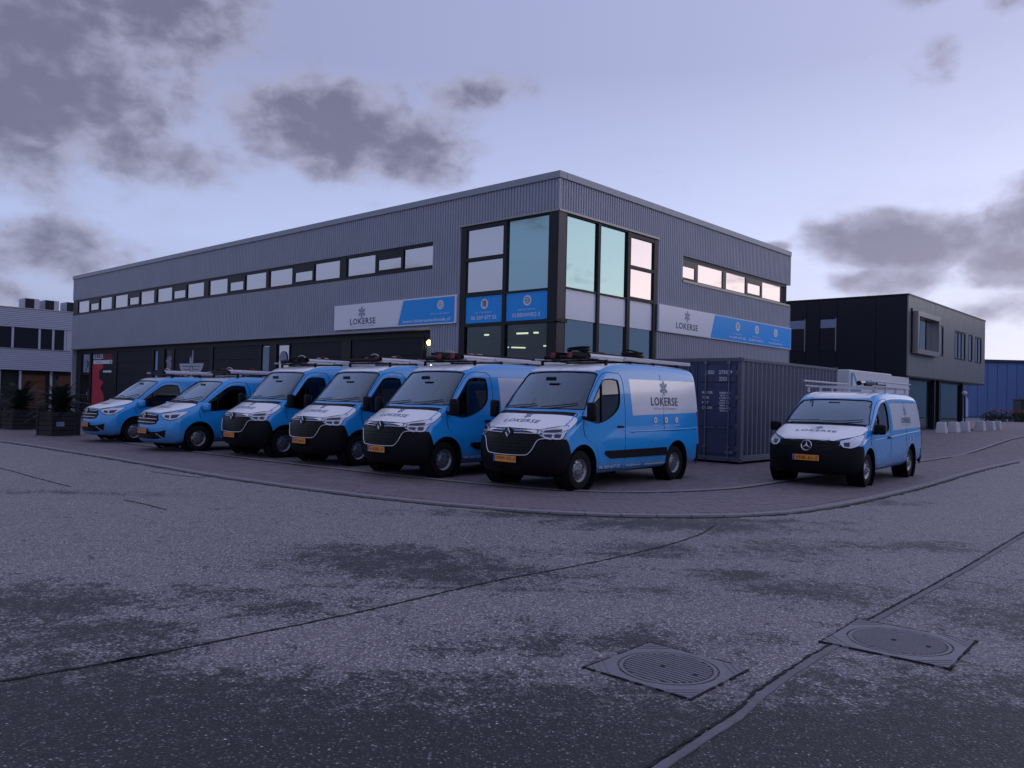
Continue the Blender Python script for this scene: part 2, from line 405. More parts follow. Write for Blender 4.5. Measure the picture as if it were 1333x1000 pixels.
# ================================================================== GROUND
def ground_mat(name, kind):
    m = bpy.data.materials.new(name); m.use_nodes = True
    N = NT(m.node_tree); b = N.n['Principled BSDF']
    t = N.new('ShaderNodeTexCoord'); P = t.outputs['Object']
    sp = N.new('ShaderNodeSeparateXYZ'); N.l.new(P, sp.inputs[0]); x, y, z = sp.outputs
    if kind == 'road':
        n1 = N.noise(P, 0.55, 6, 0.65, 0.4); n2 = N.noise(P, 2.6, 6, 0.7, 0.6); n3 = N.noise(P, 11, 4, 0.65)
        # coarse worn surface nearest the camera, and moss-dark wet patches
        blobs = [(-3.6, 6.1, .75, .45, 1), (-2.78, 5.3, .7, .4, .9), (-2.3, 6.45, .45, .25, .8), (-1.2, 8.1, .9, .55, 1), (-.6, 7.5, 1.0, .4, 1),
                 (-1.7, 6.2, .5, .3, .75), (2.1, 10.75, 1.2, .45, 1.1), (.9, 11.3, 1.6, .28, .95), (2.17, 7.6, .42, .3, 1), (2.7, 7.1, .5, .4, .9),
                 (4.9, 9.5, .5, .3, .8), (4.0, 9.4, .5, .25, .7), (3.0, 11.2, 1.2, .22, .8), (6.1, 13.7, .9, .3, .7), (3.0, 9.2, .6, .5, .7), (1.6, 9.0, .5, .3, .8),
                 (0.75, 5.5, .7, .3, .75), (.2, 5.4, .6, .25, .7), (-7, 12.5, 1.5, .2, .5), (1.2, 7.0, .35, .2, .6), (-.2, 6.9, 1.3, .08, .7), (1.2, 8.6, .9, .18, .7)]
            # noqa
        acc = None
        for (bx_, by_, sx, sy, w) in blobs:
            u1 = N.math('DIVIDE', N.math('SUBTRACT', x, bx_), sx * 1.35); u2 = N.math('DIVIDE', N.math('SUBTRACT', y, by_), sy * 1.35)
            q = N.math('MULTIPLY', N.math('EXPONENT', N.math('MULTIPLY', N.math('ADD', N.math('MULTIPLY', u1, u1), N.math('MULTIPLY', u2, u2)), -1.0)), w)
            acc = q if acc is None else N.math('MAXIMUM', acc, q)
        front = N.step(N.math('ADD', y, N.math('MULTIPLY_ADD', n1, -2.6, N.math('MULTIPLY', n2, -1.6))), 3.35, 1.75)
        # the lane to the right of the concrete edging
        edge = N.math('SUBTRACT', N.math('SUBTRACT', x, N.math('MULTIPLY', y, 0.83)), -2.33)
        lane = N.math('MULTIPLY', N.step(edge, 0.0, 0.05), N.step(N.math('ADD', y, N.math('MULTIPLY', n1, 3.0)), 12.0, 4.0))
        lane = N.math('MULTIPLY', lane, N.step(n1, 0.70, 0.40))
        far = N.math('MULTIPLY', N.step(n1, 0.56, 0.74), 0.35)
        m0 = N.math('ADD', N.math('MAXIMUM', N.math('MAXIMUM', acc, far), N.math('MULTIPLY', lane, 0.95)), N.math('MULTIPLY_ADD', n2, 3.0, -1.5))
        v0 = N.new('ShaderNodeTexVoronoi'); N.l.new(P, v0.inputs['Vector']); v0.inputs['Scale'].default_value = 58
        s0 = N.new('ShaderNodeSeparateColor'); N.l.new(v0.outputs['Color'], s0.inputs[0]); grit = N.math('MULTIPLY_ADD', s0.outputs[1], 0.7, -0.35)
        m1 = N.math('ADD', N.math('ADD', m0, N.math('MULTIPLY_ADD', n3, 1.6, -0.8)), grit)
        dark = N.math('MAXIMUM', N.math('MULTIPLY', N.step(m1, 0.28, 0.78), 0.96), N.math('MULTIPLY', N.step(N.math('ADD', N.math('ADD', front, N.math('MULTIPLY', grit, 0.7)), N.math('MULTIPLY_ADD', n3, 1.2, -.6)), 0.2, 0.75), 1.0), clamp=True)
        v1 = N.new('ShaderNodeTexVoronoi'); N.l.new(P, v1.inputs['Vector']); v1.inputs['Scale'].default_value = 58
        v1.inputs['Randomness'].default_value = 1.0
        v2 = N.new('ShaderNodeTexVoronoi'); N.l.new(P, v2.inputs['Vector']); v2.inputs['Scale'].default_value = 120
        sc = N.new('ShaderNodeSeparateColor'); N.l.new(v1.outputs['Color'], sc.inputs[0])
        rnd = sc.outputs[0]
        sc2 = N.new('ShaderNodeSeparateColor'); N.l.new(v2.outputs['Color'], sc2.inputs[0])
        rnd2 = N.math('MULTIPLY_ADD', sc2.outputs[0], 0.55, N.math('MULTIPLY', rnd, 0.45))
        n5 = N.noise(P, 26, 4, 0.7)
        stone = N.step(v1.outputs['Distance'], 0.62, 0.30)
        light_st = N.ramp(rnd, [(0.0, (.135, .118, .125)), (.35, (.280, .252, .262)), (.7, (.41, .37, .38)), (1.0, (.76, .71, .73))])
        light = N.mix(stone, (.085, .075, .088, 1), light_st)
        light = N.mix(N.math('MULTIPLY', n1, 0.6), light, (.32, .288, .298, 1))
        dk_st = N.ramp(rnd2, [(0.0, (.018, .018, .021)), (.45, (.045, .042, .048)), (.72, (.10, .095, .105)), (.90, (.32, .30, .32)), (1.0, (.78, .75, .78))])
        dkc = N.mix(stone, (.018, .018, .020, 1), dk_st)
        light = N.mix(1.0, light, N.ramp(n5, [(0.25, (.66, .66, .66)), (0.75, (1.34, 1.34, 1.34))]), 'MULTIPLY')
        light = N.mix(1.0, light, N.ramp(n2, [(0.25, (.80, .80, .80)), (0.75, (1.18, 1.18, 1.18))]), 'MULTIPLY')
        dkc = N.mix(1.0, dkc, N.ramp(n5, [(0.25, (.45, .44, .44)), (0.75, (1.35, 1.32, 1.30))]), 'MULTIPLY')
        col = N.mix(dark, light, dkc)
        # slight tyre polish along the lane
        N.l.new(col, b.inputs['Base Color'])
        N.l.new(N.math('MULTIPLY_ADD', dark, -0.10, N.math('MULTIPLY_ADD', n3, 0.2, 0.55)), b.inputs['Roughness'])
        h = N.math('ADD', N.math('MULTIPLY', stone, N.math('MULTIPLY_ADD', dark, 0.9, 0.5)), N.math('MULTIPLY', n3, 0.8))
        bn = N.new('ShaderNodeBump'); bn.inputs['Strength'].default_value = 0.75; bn.inputs['Distance'].default_value = 0.006
        N.l.new(h, bn.inputs['Height']); N.l.new(bn.outputs[0], b.inputs['Normal'])
        b.inputs['Specular IOR Level'].default_value = 0.4
    elif kind == 'paving':
        mp = N.new('ShaderNodeMapping'); mp.inputs['Rotation'].default_value = (0, 0, -ANG); N.l.new(P, mp.inputs[0])
        br = N.new('ShaderNodeTexBrick'); N.l.new(mp.outputs[0], br.inputs[0]); br.inputs['Scale'].default_value = 1.0
        br.inputs['Brick Width'].default_value = 0.21; br.inputs['Row Height'].default_value = 0.105; br.inputs['Mortar Size'].default_value = 0.004
        br.inputs['Color1'].default_value = (.14, .112, .125, 1); br.inputs['Color2'].default_value = (.20, .165, .182, 1); br.inputs['Mortar'].default_value = (.030, .027, .030, 1)
        n1 = N.noise(P, 0.8, 6, 0.65, 0.3); n2 = N.noise(P, 9, 4, 0.6); n4 = N.noise(P, 60, 3, 0.6)
        d = N.step(n1, 0.50, 0.75)
        c = N.mix(N.math('MULTIPLY', d, 0.45), br.outputs['Color'], (.08, .072, .08, 1))
        c = N.mix(1.0, c, N.ramp(n2, [(0.2, .75), (0.8, 1.25)]), 'MULTIPLY')
        N.l.new(c, b.inputs['Base Color']); N.l.new(N.math('MULTIPLY_ADD', n2, 0.3, 0.50), b.inputs['Roughness'])
        bn = N.new('ShaderNodeBump'); bn.inputs['Strength'].default_value = 0.6; bn.inputs['Distance'].default_value = 0.006
        N.l.new(N.math('MULTIPLY_ADD', n4, 0.5, N.math('MULTIPLY', br.outputs['Fac'], -1.0)), bn.inputs['Height']); N.l.new(bn.outputs[0], b.inputs['Normal'])
        b.inputs['Specular IOR Level'].default_value = 0.4
    elif kind == 'land':
        n1 = N.noise(P, 0.05, 5, 0.6)
        N.l.new(N.mix(n1, (.055, .055, .058, 1), (.04, .05, .035, 1)), b.inputs['Base Color']); b.inputs['Roughness'].default_value = 0.9
    MATS[name] = m
    return m
M_road = ground_mat('asphalt_exposed', 'road')
M_paving = ground_mat('brick_paving', 'paving')
M_land = ground_mat('far_land', 'land')
M_brick = mat('paving_brick', (.17, .138, .155), 0.62, bump=0.35, bscale=45, var=0.35, vscale=3.3)
M_kerb = mat('kerb_concrete', (.24, .215, .24), 0.7, bump=0.4, bscale=35, var=0.25, vscale=3)
M_edging = mat('edging_concrete', (.155, .145, .165), 0.75, bump=0.6, bscale=30, var=0.5, vscale=4)
M_moss = mat('dark_moss_joint', (.012, .012, .013), 0.9, bump=0.5, bscale=60, var=0.4, vscale=10)
M_iron = mat('cast_iron_worn', (.18, .17, .195), 0.5, 0.15, bump=0.3, bscale=50, var=0.25, vscale=9)
M_irondark = mat('cast_iron_recess', (.030, .028, .034), 0.7, 0.2, bump=0.3, bscale=50)

def sheet(name, poly, z, m, step, kind='structure', follow=True):
    b = bmesh.new(); b.faces.new([b.verts.new((p[0], p[1], 0)) for p in poly])
    grid_cut(b, step)
    bmesh.ops.triangulate(b, faces=b.faces)
    for v in b.verts: v.co.z = z + (gz(v.co.x, v.co.y) if follow else 0)
    bmesh.ops.recalc_face_normals(b, faces=b.faces)
    if b.faces and b.faces[0].normal.z < 0: bmesh.ops.reverse_faces(b, faces=b.faces)
    o = link_bm(name, b, m); o['kind'] = kind; return o
sheet('ground', [(-900, -300), (900, -300), (900, 1600), (-900, 1600)], -0.35, M_land, 200, follow=False)
sheet('road', [(-75, -14), (75, -14), (75, 110), (-75, 110)], 0.0, M_road, 5)

def crom(pts, n=8):
    out = []
    P = [Vector((p[0], p[1], 0)) for p in pts]
    P = [P[0] * 2 - P[1]] + P + [P[-1] * 2 - P[-2]]
    for i in range(1, len(P) - 2):
        for k in range(n):
            t = k / n
            a, b_, c, d = P[i - 1], P[i], P[i + 1], P[i + 2]
            out.append(0.5 * ((2 * b_) + (c - a) * t + (2 * a - 5 * b_ + 4 * c - d) * t * t + (3 * b_ - a - 3 * c + d) * t * t * t))
    out.append(P[-2]); return out
def resample(pl, d):
    out = [pl[0].copy()]; acc = 0.0
    for a, b_ in zip(pl[:-1], pl[1:]):
        seg = (b_ - a).length
        while acc + seg >= d:
            t = (d - acc) / seg; a = a + (b_ - a) * t; seg = (b_ - a).length; out.append(a.copy()); acc = 0.0
        acc += seg
    return out
outer = crom([(-44, 46), (-25.0, 31.3), (-14.61, 23.32), (-10.84, 20.1), (-7.76, 17.35), (-5.42, 15.2), (-3.2, 13.45), (-1.35, 12.25), (0.19, 11.58), (1.25, 11.36), (2.33, 11.38), (3.5, 11.72), (4.62, 12.45),
              (6.12, 13.95), (8.44, 16.6), (12.22, 21.2), (16.71, 26.3), (30, 41.3), (50, 64)], 8)
inner = crom([(-12, 24.3), (-6.66, 19.55), (-3.62, 17.05), (-1.52, 15.45), (0.23, 14.4), (1.35, 14.02), (2.48, 14.12), (4.01, 14.95), (5.06, 15.98), (6.29, 17.4), (12.23, 24.0), (16.87, 29.2), (21.72, 34.6), (40, 55)], 8)
poly = [(p.x, p.y) for p in outer] + [(50, 105), (-44, 105)]
pave = sheet('parking_pavement', poly, 0.022, M_paving, 2.0)

def band(name, pl, w0, w1, z0, z1, m, parent=None, jit=0.0, follow=True, kind=None):
    """a strip along a line, from offset w0 to w1 on its left side"""
    mb = MB(); n = len(pl); top = []; 
    for i, p in enumerate(pl):
        t = (pl[min(i + 1, n - 1)] - pl[max(i - 1, 0)]).normalized(); nn = Vector((-t.y, t.x, 0))
        g = gz(p.x, p.y) if follow else 0
        ja = random.uniform(-jit, jit); jb = random.uniform(-jit, jit)
        top.append((p + nn * (w0 + ja) + Vector((0, 0, g)), p + nn * (w1 + jb) + Vector((0, 0, g))))
    vs_ = []
    for a, b_ in top: vs_ += [a + Vector((0, 0, z1)), b_ + Vector((0, 0, z1)), a + Vector((0, 0, z0)), b_ + Vector((0, 0, z0))]
    fs_ = []
    for i in range(n - 1):
        o = i * 4; q = o + 4
        fs_ += [(o, q, q + 1, o + 1), (o, o + 2, q + 2, q), (o + 1, q + 1, q + 3, o + 3)]
    mb.add(vs_, fs_)
    o = mb.build(name, m, parent)
    if kind: o['kind'] = kind
    return o
# kerb stones along the outer edge, one by one
ks = resample(outer, 0.5)
near = sorted(range(len(ks) - 1), key=lambda i: (ks[i].x ** 2 + ks[i].y ** 2))
nearset = set(near[:165])
stone_mesh = None
for i in range(len(ks) - 1):
    if i not in nearset: continue
    p, q = ks[i], ks[i + 1]; t = (q - p).normalized(); c = (p + q) / 2
    if stone_mesh is None:
        mb = MB(); mb.box(-0.243, 0.243, -0.02, 0.12, -0.05, 0.034)
        o = mb.build('kerb_stone', M_kerb, pave, bevel=0.006); stone_mesh = o.data
    else:
        o = bpy.data.objects.new('kerb_stone', stone_mesh); COL.objects.link(o); o.parent = pave
    o.location = (c.x, c.y, gz(c.x, c.y) + random.uniform(-.003, .003)); o.rotation_euler = (0, 0, math.atan2(t.y, t.x) + random.uniform(-.006, .006))
band('gutter_dark_strip', [p for p in resample(outer, 0.12) if -18 < p.x < 24], -0.10, -0.015, 0.0, 0.005, M_moss, None, 0.035, kind='structure')  # irregular dark strip on the road side of the kerb
band('inner_kerb_line', [p for p in resample(inner, 0.15)], -0.02, 0.06, 0.02, 0.029, M_moss, None, 0.008, kind='structure')
band('inner_kerb_strip', [p for p in resample(inner, 0.3)], 0.065, 0.19, 0.02, 0.034, M_kerb, None, 0.0, kind='structure')
# paving bricks on the bend of the forecourt
def inside_band(x, y):
    def side(pl):
        best = None
        for a, b_ in zip(pl[:-1], pl[1:]):
            ab = b_ - a; ap = Vector((x, y, 0)) - a; t = max(0, min(1, ap.dot(ab) / ab.length_squared)); d = (ap - ab * t).length
            if best is None or d < best[0]: best = (d, ab.x * ap.y - ab.y * ap.x)
        return best
    a = side([p for p in outer if -9 < p.x < 12]); 
    b_ = side([p for p in inner if -9 < p.x < 14])
    return a[1] > 0 and a[0] > 0.20 and b_[1] < 0 and b_[0] > 0.10
cells = []
lx0, ly0 = W2L(0, 11)
for r in range(-75, 75):
    for k in range(-75, 75):
        X = -9.5 + k * 0.21 + (0.105 if r % 2 else 0); Y = -9.0 + r * 0.105
        p = L2W(X, Y)
        if -2.6 < p.x < 6.4 and p.y < 14.3:
            d = p.x ** 2 + p.y ** 2
            if inside_band(p.x, p.y): cells.append((d, p.x, p.y))
cells.sort()
bmesh_src = None
rest = MB()
for i, (d, x, y) in enumerate(cells):
    if i < 290:
        if bmesh_src is None:
            mb = MB(); mb.box(-0.1015, 0.1015, -0.049, 0.049, -0.02, 0.030); o = mb.build('brick', M_brick, pave, bevel=0.003); bmesh_src = o.data
        else:
            o = bpy.data.objects.new('brick', bmesh_src); COL.objects.link(o); o.parent = pave
        o.location = (x, y, random.uniform(-.002, .0025)); o.rotation_euler = (random.uniform(-.012, .012), random.uniform(-.012, .012), ANG + random.uniform(-.01, .01))
    else:
        i0 = len(rest.v); h = random.uniform(-.002, .0025); rest.box(-0.1015, 0.1015, -0.049, 0.049, 0.015, 0.030 + h)
        rest.xf(Matrix.Translation((x, y, 0)) @ Matrix.Rotation(ANG + random.uniform(-.01, .01), 4, 'Z'), i0)
o = rest.build('brick_field', M_brick, pave); o['kind'] = 'stuff'

# joints, edging and seams in the road
crackl = crom([(-9.5, -1.2), (-2.76, 4.47), (-2.31, 4.84), (-1.81, 5.33), (-1.04, 6.12), (-0.14, 7.16), (0.75, 8.0), (1.69, 9.06), (2.3, 9.9), (2.7, 10.7)], 8)
band('road_joint', resample(crackl, 0.035), -0.010, 0.012, 0.001, 0.005, M_moss, None, 0.009, kind='structure')
edgl = crom([(-2.0, 0.3), (0.70, 3.62), (1.20, 4.21), (1.48, 4.61), (1.97, 5.21), (2.33, 5.62), (2.79, 6.18), (3.57, 7.04), (4.86, 8.48), (6.64, 10.52), (12, 16.6), (24, 30)], 8)
band('edging_strip', resample(edgl, 0.08), -0.024, 0.024, 0.0, 0.008, M_edging, None, 0.004, kind='structure')
band('edging_joint', resample(edgl, 0.04), 0.038, 0.055, 0.001, 0.006, M_moss, None, 0.009, kind='structure')
for k, sg in enumerate([[(-14, 19.4), (-9.89, 15.83), (-8.38, 14.39), (-7.09, 13.19)], [(-5.57, 11.81), (-5.07, 11.39), (-4.58, 10.93)], [(-7.0, 15.9), (-6.0, 15.2), (-5.6, 15.1)]]):
    band('road_seam', resample(crom(sg, 8), 0.05), -0.014, 0.014, 0.001, 0.005, M_moss, None, 0.012, kind='structure')

def manhole(label, c, rot, size, nr):
    t = thing('manhole_cover', label, 'manhole cover', (c[0], c[1], 0.003 if c[0] > 2 else 0.0), rot)
    s = size / 2
    mb = MB()
    # square frame with an open circle (ring of quads out to the square)
    n = 40; ri = s * 0.86
    vs_ = []
    for k in range(n):
        a = 2 * PI * k / n; ca, sa = math.cos(a), math.sin(a); q = s / max(abs(ca), abs(sa))
        vs_ += [(ca * ri, sa * ri, 0.010), (ca * q, sa * q, 0.010), (ca * ri, sa * ri, -0.01), (ca * q, sa * q, -0.01)]
    fs_ = []
    for k in range(n):
        o = k * 4; q = ((k + 1) % n) * 4
        fs_ += [(o, o + 1, q + 1, q), (o, q, q + 2, o + 2), (o + 1, o + 3, q + 3, q + 1)]
    mb.add(vs_, fs_); mb.build('frame', M_iron, t)
    mb = MB(); mb.lathe([(0.0001, 0.006), (ri - 0.012, 0.006), (ri - 0.012, -0.008)], 'z', 40); mb.build('cover', M_irondark, t)
    mb = MB(); mb.lathe([(ri - 0.012, 0.004), (ri - 0.012, .0105), (ri - 0.035, .0105), (ri - 0.035, 0.004)], 'z', 40); mb.build('rim', M_iron, t)
    R = ri - 0.045
    for k in range(nr):
        y = -R + (k + 0.5) * 2 * R / nr; h = math.sqrt(max(0, R * R - y * y))
        if h < 0.03: continue
        mb = MB(); w = 2 * R / nr * 0.28
        mb.box(-h, h, y - w, y + w, 0.004, 0.0115); mb.build('rib', M_iron, t)
    # ribs in the frame corners
    for sx in (-1, 1):
        for sy in (-1, 1):
            for q in range(3):
                d = s * (0.95 - 0.07 * q); mb = MB(); l = s * 0.10 * (3 - q)
                i0 = 0; mb.box(-l, l, -0.005, 0.005, 0.009, 0.014)
                mb.xf(Matrix.Translation((sx * (s - l * .75 - .01), sy * (s - l * .75 - .01), 0)) @ Matrix.Rotation(-sx * sy * PI / 4, 4, 'Z'))
                mb.build('corner_rib', M_iron, t)
    for xx in (-.05, .17): MB().box(xx, xx + .03, -0.02, 0.02, 0.0, 0.0125).build('lifting_slot', M_moss, t)
    for k in range(4):
        mb = MB(); n2_ = 16
        for q in range(n2_):
            a0 = -s - .02 + (2 * s + .04) * q / n2_; a1 = a0 + (2 * s + .04) / n2_; w_ = random.uniform(.012, .035)
            
            if random.random() < .8: mb.box(a0, a1, s - .002, s + w_ * .45, 0.0, .0112)
        mb.xf(Matrix.Rotation(k * PI / 2, 4, 'Z')); mb.build('frame_joint', M_moss, t)['kind'] = 'stuff'
    t.scale = (1, 1, .8)
    return t
manhole('worn ribbed manhole cover set in pale asphalt left of the edging strip', (0.985, 4.955), math.radians(48 - 90), 0.71, 15)
manhole('clean ribbed manhole cover in a square frame touching the pale edging strip on the right', (2.70, 5.62), math.radians(50 - 90), 0.78, 22)

# ================================================================== MAIN BUILDING
mainb = thing('office_building', 'two storey grey corrugated office and workshop building with glazed corner and blue sign boards', 'building', (CX, CY, 0), ANG)
def FB(mb, f, a0, a1, z0, z1, d0, d1, mi=0):
    """box on a facade: a along it, d outwards"""
    if f == 'L': mb.box(-d1, -d0, a0, a1, z0, z1, mi)
    else: mb.box(a0, a1, -d1, -d0, z0, z1, mi)
    return mb
def fpt(f, a, z, d): return Vector((-d, a, z)) if f == 'L' else Vector((a, -d, z))
def corr(f, a0, a1, z0, z1, pitch=0.115, depth=0.030, d=0.0):
    mb = MB(); n = max(1, round((a1 - a0) / pitch)); p = (a1 - a0) / n; pts = []
    for k in range(n):
        a = a0 + k * p
        pts += [(a, d), (a + p * .30, d), (a + p * .42, d + depth), (a + p * .88, d + depth)]
    pts.append((a1, d))
    vs_ = [fpt(f, a, z0, dd) for a, dd in pts] + [fpt(f, a, z1, dd) for a, dd in pts]; m_ = len(pts)
    fs_ = [(i, i + 1, m_ + i + 1, m_ + i) for i in range(m_ - 1)]
    mb.add(vs_, fs_)
    mb2 = FB(mb, f, a0, a1, z0, z1, d - 0.06, d - 0.004)
    return mb
LL, RL, HT = 35.1, 14.97, 7.84
for (f, a0, a1, z0, z1) in [('L', 5.06, LL, 6.46, 7.64), ('L', 5.06, LL, 3.77, 5.60), ('L', 3.80, 5.06, 3.77, 7.64), ('L', 3.80, 5.08, 0.0, 3.77), ('L', 0.0, 3.80, 6.80, 7.64),
                            ('R', 0.0, 5.00, 6.80, 7.64), ('R', 5.00, 6.50, 0.0, 7.64), ('R', 6.50, RL, 6.46, 7.64), ('R', 6.50, RL, 0.0, 5.58)]:
    corr(f, a0, a1, z0, z1).build('cladding_sheet', M_clad, mainb)
# fascia, corner and lower trims
mb = MB(); mb.box(-0.07, 0.25, -0.07, LL + .05, 7.64, HT); mb.box(0.25, RL + .05, -0.07, 0.25, 7.64, HT); mb.box(RL - .2, RL + .05, .25, LL + .05, 7.64, HT); mb.box(.25, RL - .2, LL - .2, LL + .05, 7.64, HT)
mb.build('roof_fascia', M_fascia, mainb, bevel=0.012)
mb = MB(); mb.box(0.2, RL - .2, 0.2, LL - .2, 7.5, 7.66); mb.build('flat_roof', M_innerdark, mainb)
mb = MB(); mb.box(-0.035, 0.03, -0.035, 0.03, 6.80, 7.637); mb.build('corner_trim', M_fascia, mainb)
mb = MB(); FB(mb, 'L', 5.08, LL, 3.70, 3.766, -0.30, 0.045); mb.build('lower_trim', M_fascia, mainb)
mb = MB(); FB(mb, 'L', -0.05, 3.82, 6.74, 6.798, -0.05, 0.07); FB(mb, 'R', -0.05, 5.02, 6.74, 6.798, 0.052, 0.07); FB(mb, 'R', 0.055, 5.02, 6.74, 6.798, -0.05, 0.05); mb.build('opening_trim', M_sill, mainb)
mb = MB(); FB(mb, 'R', RL, RL + .05, 0.0, 5.57, -0.05, 0.04); FB(mb, 'R', RL, RL + .05, 6.46, 7.63, -0.05, 0.04); mb.build('end_trim', M_sill, mainb)
# solid cores behind the cladding
mb = MB()
mb.box(0.10, RL - .02, 5.1, LL - .02, 3.72, 7.49); mb.box(5.1, RL - .02, 0.10, 5.1, 3.72, 7.49)
mb.build('upper_core', M_innerdark, mainb)
mb = MB(); mb.box(0.42, RL - .02, 12.0, LL - .02, 0, 3.69); mb.build('workshop_core', M_innerdark, mainb)
mb = MB(); mb.box(0.02, RL - .02, LL - .02, LL, 0, 7.6); mb.box(RL - .02, RL, 0.02, LL, 0, 5.55); mb.box(RL - .02, RL, 0.9, LL, 5.56, 7.6); mb.build('rear_wall', M_clad, mainb)
# corner rooms: floors, ceilings and walls seen through the glass
mb = MB(); mb.box(0.12, 5.0, 0.12, 5.0, 3.62, 3.72); mb.box(5.0, RL - .1, 0.12, 11.9, 3.60, 3.715); mb.box(0.5, 5.0, 5.0, 11.9, 3.60, 3.715); mb.build('room_ceiling', M_ceiling, mainb)
mb = MB(); mb.box(0.1, RL - .1, 0.1, 11.95, 0.03, 0.06); mb.build('room_floor', M_innergrey, mainb)
mb = MB(); mb.box(0.5, RL - .1, 11.9, 11.99, 0.06, 3.6); mb.box(7.2, 7.3, 4.2, 11.9, .06, 3.6); mb.box(3.0, 3.08, 7.0, 11.9, .06, 3.6); mb.box(0.36, 0.5, 5.0, 12.0, 0.0, 3.7); mb.box(5.0, RL - .1, 0.07, .12, 0, 3.7); mb.build('partition_wall', M_innergrey, mainb)
mb = MB(); mb.box(4.6, 4.7, 0.4, 5.05, 3.75, 6.79); mb.box(.4, 4.6, 4.95, 5.05, 3.75, 6.79); mb.build('upper_room_wall', M_innergrey, mainb)
mb = MB(); mb.box(0.1, 5.0, 0.1, 5.0, 6.80, 6.9); mb.build('upper_room_ceiling', M_ceiling, mainb)
lamps = [(0.58, 1.50, 0.62, 1.15), (0.54, 1.22, 0.60, 1.05)]
def lamp_tube(x0, y0, x1, y1, z=3.5):
    mb = MB(); mb.tube([(x0, y0, z), (x1, y1, z)], 0.028, 6); return mb.build('ceiling_lamp', M_lamp, mainb)
lamp_tube(0.62, 2.00, 0.66, 1.60); lamp_tube(0.62, 1.34, 0.66, 1.20)
lamp_tube(5.3, 6.95, 5.42, 6.72); lamp_tube(5.5, 6.66, 5.9, 6.30); lamp_tube(5.3, 4.9, 5.4, 4.45); lamp_tube(10.0, 10.9, 10.2, 10.45); lamp_tube(0.6, 3.30, 0.62, 3.15)
mb = MB(); mb.box(1.4, 2.6, 4.4, 5.0, .06, 1.1); mb.box(3.4, 4.2, 3.2, 4.4, .06, .78); mb.box(2.0, 2.1, 5.2, 6.9, .06, 2.1); mb.build('office_desk', M_innergrey, mainb, bevel=.02)

def pane(f, a0, a1, z0, z1, m, d=-0.03, name='pane', parent=mainb):
    mb = FB(MB(), f, a0, a1, z0, z1, d - 0.008, d); return mb.build(name, m, parent)
def frame(f, a0, a1, z0, z1, w, d0, d1, m, parent, name='frame'):
    mb = MB(); FB(mb, f, a0, a1, z0, z0 + w, d0, d1); FB(mb, f, a0, a1, z1 - w, z1, d0, d1); FB(mb, f, a0, a0 + w, z0 + w, z1 - w, d0, d1); FB(mb, f, a1 - w, a1, z0 + w, z1 - w, d0, d1)
    return mb.build(name, m, parent)
# ---- strip windows: six groups of three on the left facade
groups = [(9.52, 8.02, 7.85, 6.64, 6.49, 5.12), (14.58, 13.09, 12.87, 11.70, 11.55, 10.06), (19.44, 17.99, 17.75, 16.63, 16.43, 14.96), (24.50, 23.05, 22.87, 21.70, 21.51, 20.04),
          (29.41, 27.95, 27.70, 26.58, 26.38, 24.95), (34.35, 32.92, 32.68, 31.55, 31.33, 29.92)]
mb = MB(); FB(mb, 'L', 5.05, LL - .02, 5.60, 5.68, -0.08, 0.02); mb.build('window_sill', M_darkframe, mainb)
mb = MB(); FB(mb, 'L', 5.05, LL - .02, 6.40, 6.458, -0.09, -0.01); mb.build('window_head', M_darkframe, mainb)
for gi, g in enumerate(groups):
    w = mainb
    lo, hi = g[5] - 0.10, g[0] + 0.10
    fr = frame('L', lo, hi, 5.681, 6.399, 0.05, -0.095, -0.02, M_darkframe, mainb, 'window')
    for k in range(3):
        b0, b1 = g[2 * k + 1], g[2 * k]
        if k == 1:
            mb = MB(); FB(mb, 'L', b0 - .06, b1 + .06, 6.19, 6.348, -0.094, -0.012); mb.build('transom', M_darkframe, fr)
            frame('L', b0 - .06, b1 + .06, 5.731, 6.19, .055, -0.09, -0.006, M_darkframe, fr, 'sash')
            pane('L', b0, b1, 5.786, 6.135, M_pane, -0.04, 'pane', fr)
        else:
            pane('L', b0, b1, 5.735, 6.345, M_pane, -0.05, 'pane', fr)
    for (gg, kk) in [(5, 0), (3, 2), (1, 1), (4, 0), (0, 1)]:
        if gg == gi: FB(MB(), 'L', g[2 * kk + 1] + .02, g[2 * kk] - .02, 5.79, 6.12, -0.088, -0.08).build('blind', M_innergrey, fr)
    for k in (1, 2):
        a0, a1 = g[2 * k], g[2 * k - 1]
        mb = MB(); FB(mb, 'L', a0 + .061, a1 - .0, 5.732, 6.347, -0.094, -0.021) if False else FB(mb, 'L', (a0 + a1) / 2 - .045, (a0 + a1) / 2 + .045, 5.732, 6.347, -0.094, -0.004); mb.build('mullion', M_darkframe, fr)
    if gi < 5:
        nx = groups[gi + 1][5] - .1
        mb = MB(); FB(mb, 'L', hi + .002, nx - .002, 5.682, 6.398, -0.09, -0.005); mb.build('pier_panel', M_darkframe, mainb)
mb = MB(); FB(mb, 'L', groups[-1][0] + .102, LL - .02, 5.682, 6.398, -0.09, -0.005); mb.build('pier_panel', M_darkframe, mainb)
